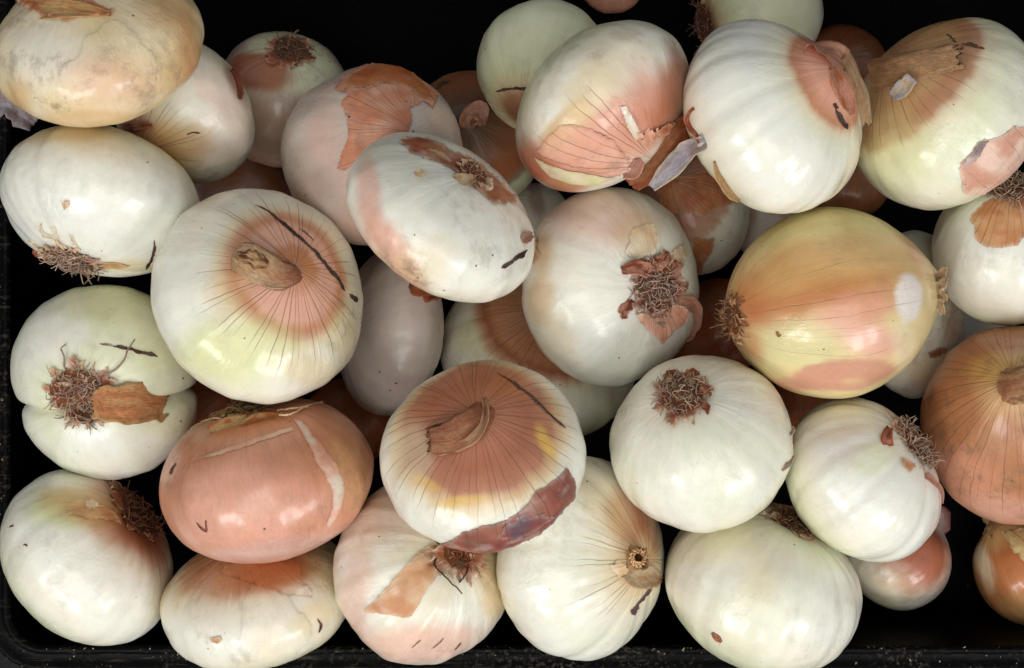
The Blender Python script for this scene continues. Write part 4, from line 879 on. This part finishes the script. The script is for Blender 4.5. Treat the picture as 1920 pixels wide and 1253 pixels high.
# ---- top_right
o = O['top_right']
o.tube([(1650, 160, -12), (1690, 140, 4), (1735, 124, 12), (1775, 113, 18), (1800, 106, 22)], [104, 72, 54, 48, 44], flat=.32, color=(190, 146, 104), color2=(208, 170, 128), root_col=(186, 138, 94), n=28, m=28, wr=.14, fray=.5)
o.ribbon([(1672, 182, 2), (1690, 168, 14), (1712, 146, 22)], [14, 30, 20], color='paleh', color2='lilac', curl=.2, n=14, m=7)
for p in ([(1774, 66), (1784, 70)], [(1780, 72), (1790, 75)], [(1785, 78), (1794, 80)]): o.mark(p, 5)
o.mark([(1803, 84), (1825, 88), (1846, 93)], 9, color='umber')
o.patch([(1798, 318), (1803, 305), (1838, 266), (1848, 262), (1880, 255), (1900, 238), (1950, 228), (1975, 280), (1950, 320), (1900, 345), (1850, 358), (1806, 362)], (228, 186, 168), (204, 138, 112), lift=.0006, vein=.5, rag=.010, edge='rose', keep=.12, label='pink bare patch on the lower right of the onion')
o.patch([(1803, 307), (1820, 288), (1833, 267), (1852, 264), (1842, 282), (1830, 302), (1812, 312)], 'purple', 'mauve', lift=.0010, vein=.2, rag=.012, edge='plum')
# ---- brown_flap
o = O['brown_flap']
o.roots(rad=44, count=240, length=34, skirt=1.2, skirt_col='brown', skirt2='rust', tone='root', out=.3)
o.patch([(1872, 370), (1846, 380), (1818, 412), (1828, 425), (1830, 450), (1850, 464), (1878, 466), (1908, 460), (1932, 430), (1945, 380)], (204, 152, 104), (190, 126, 80), lift=.0007, vein=.6, rag=.012)
# ---- brown_right
o = O['brown_right']
o.tube([(1888, 728, -8), (1908, 724, 12), (1940, 712, 20), (1965, 700, 20)], [64, 52, 46, 40], flat=.6, color='husk', color2='brown', n=18)
o.ribbon([(1885, 740, 3), (1905, 738, 14), (1930, 745, 14)], [10, 30, 34], color='pink', color2='husk', curl=.25, n=14, m=7)
# ---- red_root
o = O['red_root']
o.roots(rad=52, count=340, length=30, skirt=1.25, skirt_col='redbrown', skirt2='plum', tone=(156, 130, 116), w=2.6)
o.patch([(1192, 590), (1225, 582), (1262, 570), (1290, 580), (1282, 606), (1268, 616), (1243, 645), (1226, 632), (1206, 612)], 'rose', 'pink', lift=.0013, vein=.5, rag=.014, curl=.002)
o.ribbon([(1258, 562, 2), (1282, 566, 8), (1300, 584, 10), (1296, 618, 12), (1282, 636, 6)], [18, 26, 32, 28, 8], color='pink', color2='rose', curl=.12, jag=.5, crink=.1)
o.ribbon([(1166, 508, 2), (1186, 502, 12), (1210, 505, 14), (1225, 510, 6)], [12, 22, 26, 10], color='redbrown', color2='pink', curl=.3)
for p, w in (([(1222, 500, 4), (1238, 490, 14), (1252, 472, 16)], [16, 24, 6]), ([(1200, 508, 4), (1222, 498, 12), (1238, 500, 8)], [10, 18, 8]), ([(1258, 520, 4), (1266, 505, 10), (1266, 488, 10)], [12, 16, 6]), ([(1182, 562, 2), (1172, 580, 6), (1170, 598, 5)], [16, 20, 8])):
    o.ribbon(p, w, color='redbrown', color2='pink', curl=.15, jag=.7, n=16, m=9, crink=.09)
o.patch([(1186, 430), (1222, 420), (1232, 446), (1225, 478), (1196, 486), (1170, 476), (1178, 455)], 'tan', 'cream', lift=.0007, keep=.45, vein=.2, rag=.02)
o.patch([(1258, 470), (1282, 458), (1286, 480), (1266, 500)], 'paleh', 'cream', lift=.0010, rag=.02)
o.patch([(984, 470), (994, 446), (1008, 450), (1012, 480), (1000, 498), (988, 492)], 'tan', 'brown', lift=.0008, rag=.02, keep=.2)
# ---- flat_root
o = O['flat_root']
o.patch([(748, 268), (762, 258), (790, 258), (832, 276), (880, 298), (925, 330), (955, 362), (968, 384), (948, 382), (925, 384), (900, 362), (872, 345), (846, 318), (806, 300), (772, 290)], 'brown', 'redbrown', lift=.0007, vein=.5, dirt=.8, rag=.026, curl=.0025, edge='paleh', edge_a=.4)
o.roots(rad=32, count=90, length=30, skirt=1.2, skirt_col='brown', skirt2='husk', lay=1.0, tone=(140, 106, 84))
o.ribbon([(850, 332, 2), (870, 338, 12), (892, 334, 14)], [14, 26, 10], color='paleh', color2='husk', curl=.25, n=12, m=7); o.ribbon([(800, 282, 2), (825, 292, 8), (845, 305, 6)], [6, 14, 6], color='paleh', color2='husk', curl=.25, n=12, m=6)
o.patch([(775, 325), (790, 320), (799, 328), (788, 334), (778, 333)], 'tan', 'paleh', lift=.0008, name='skin_flake', step=.012, rag=.003)
o.mark([(988, 468), (972, 480), (952, 494), (940, 503)], 11)
o.ribbon([(770, 530, 2), (785, 545, 4), (805, 565, 6), (826, 572, 6)], [14, 34, 36, 22], color='rust', color2='umber', curl=.3, jag=.6, crink=.15)
o.ribbon([(978, 452, 2), (986, 446, 4), (994, 442, 4)], [16, 22, 10], color='rose', color2='paleh', n=10, m=6)
# ---- orange_cap
o = O['orange_cap']
o.patch([(626, 168), (650, 140), (690, 118), (735, 118), (785, 140), (822, 178), (812, 204), (794, 192), (768, 205), (772, 232), (762, 260), (720, 280), (690, 300), (664, 312), (640, 320), (632, 316), (642, 285), (655, 255), (652, 225), (640, 195), (652, 178)], (202, 132, 98), (214, 158, 130), lift=.0008, vein=.55, dirt=.45, rag=.014, edge='deep', edge_a=.4, label='torn orange skin left on the crown')
o.patch([(640, 175), (660, 140), (700, 122), (750, 124), (800, 158), (816, 190), (795, 188), (760, 165), (720, 158), (690, 170), (660, 165)], 'deep', 'orange', lift=.0012, vein=.3, dirt=.6, rag=.018)
# ---- pink_flare
o = O['pink_flare']
o.patch([(1006, 284), (1022, 262), (1046, 238), (1070, 232), (1105, 240), (1150, 262), (1176, 296), (1178, 320), (1150, 330), (1100, 318), (1045, 305)], 'pink', 'rose', lift=.0006, vein=.75, dirt=.7, rag=.014, edge='rust', edge_a=.35, keep=.3, label='veined pink skin over the lower side')
o.patch([(1195, 250), (1230, 238), (1262, 226), (1288, 215), (1292, 228), (1262, 240), (1236, 258), (1204, 268)], 'rust', 'pink', lift=.0012, vein=.6, dirt=.6, rag=.03, curl=.003)
o.patch([(1160, 200), (1172, 198), (1192, 232), (1205, 255), (1190, 262), (1176, 240)], 'white', 'cream', lift=.0009, vein=.05, rag=.006, edge='rose', curl=.0002, material=M_SKIN)
o.patch([(1002, 292), (1030, 308), (1090, 322), (1150, 332), (1120, 346), (1070, 344), (1030, 330)], 'cream', 'lime', lift=.0005, vein=.1, rag=.008, edge='tan', curl=.0002, material=M_SKIN)
o.ribbon([(1292, 222, 0, 40), (1262, 255, 0, 62), (1232, 292, 0, 66), (1205, 326, 0, 56), (1184, 350, 0, 40)], [34, 66, 78, 66, 30], color='rust', color2='brown', curl=-.15, crink=.06, jag=.2, n=34, m=19)
o.ribbon([(1168, 328, 4), (1188, 322, 12), (1200, 300, 12)], [12, 26, 18], color='pink', color2='rose', curl=.3, n=12, m=7)
# ---- pale_green, brownback, dusky, blotch, back_white, lumpy, top_green
O['pale_green'].mark([(930, 173), (950, 169), (975, 166), (1004, 165)], 9)
O['brownback'].mark([(818, 168), (830, 160), (845, 154)], 9, color='blackgreen')
O['brownback'].ribbon([(876, 240, 2), (880, 222, 18), (898, 210, 26), (905, 235, 18)], [20, 34, 34, 10], color='brown', color2='rose', curl=.3)
O['dusky'].roots(rad=34, count=90, length=34, skirt=1.2, tone=(110, 82, 66))
o = O['blotch']
o.patch([(1232, 350), (1290, 330), (1350, 318), (1388, 340), (1380, 380), (1340, 392), (1322, 410), (1296, 398), (1262, 402), (1240, 390)], 'brown', 'rust', lift=.0007, dirt=.8, rag=.03)
o.patch([(1300, 445), (1340, 446), (1334, 470), (1318, 500), (1302, 520), (1290, 500)], 'brown', 'orange', lift=.0007, dirt=.6, rag=.02)
o = O['back_white']
o.patch([(1738, 660), (1752, 655), (1768, 650), (1778, 655), (1762, 668), (1742, 670)], 'rust', 'umber', lift=.0007, rag=.014)
o.patch([(1770, 560), (1800, 548), (1806, 600), (1796, 640), (1772, 648), (1764, 600)], 'rose', 'paleh', lift=.0007, rag=.01, keep=.4)
O['lumpy'].ribbon([(432, 132, 2), (442, 150, 5), (448, 172, 5), (450, 186, 3)], [10, 20, 16, 6], color='rust', color2='plum', n=14, m=7)
O['lumpy'].ribbon([(232, 240, 4), (256, 238, 10), (284, 236, 8)], [10, 18, 6], color='pink', color2='rust', n=12, m=6)
O['lumpy'].mark([(350, 253), (360, 249), (376, 251)], 4, color='dark')
O['lumpy'].ribbon([(62, 232, 0, -40), (40, 212, 0, -30), (14, 196, 0, -20), (-12, 190, 0, -20)], [34, 52, 46, 40], color='mauve', color2='lilac', curl=.3, crink=.12, jag=.4)
o = O['top_green']
o.roots(rad=34, count=70, length=40, skirt=1.3, out=.4, tone=(120, 90, 74))

tris = sum(sum(len(p.vertices) - 2 for p in ob.data.polygons) for ob in scene.objects if ob.type == 'MESH')
print('objects', len(scene.objects), 'triangles', tris)
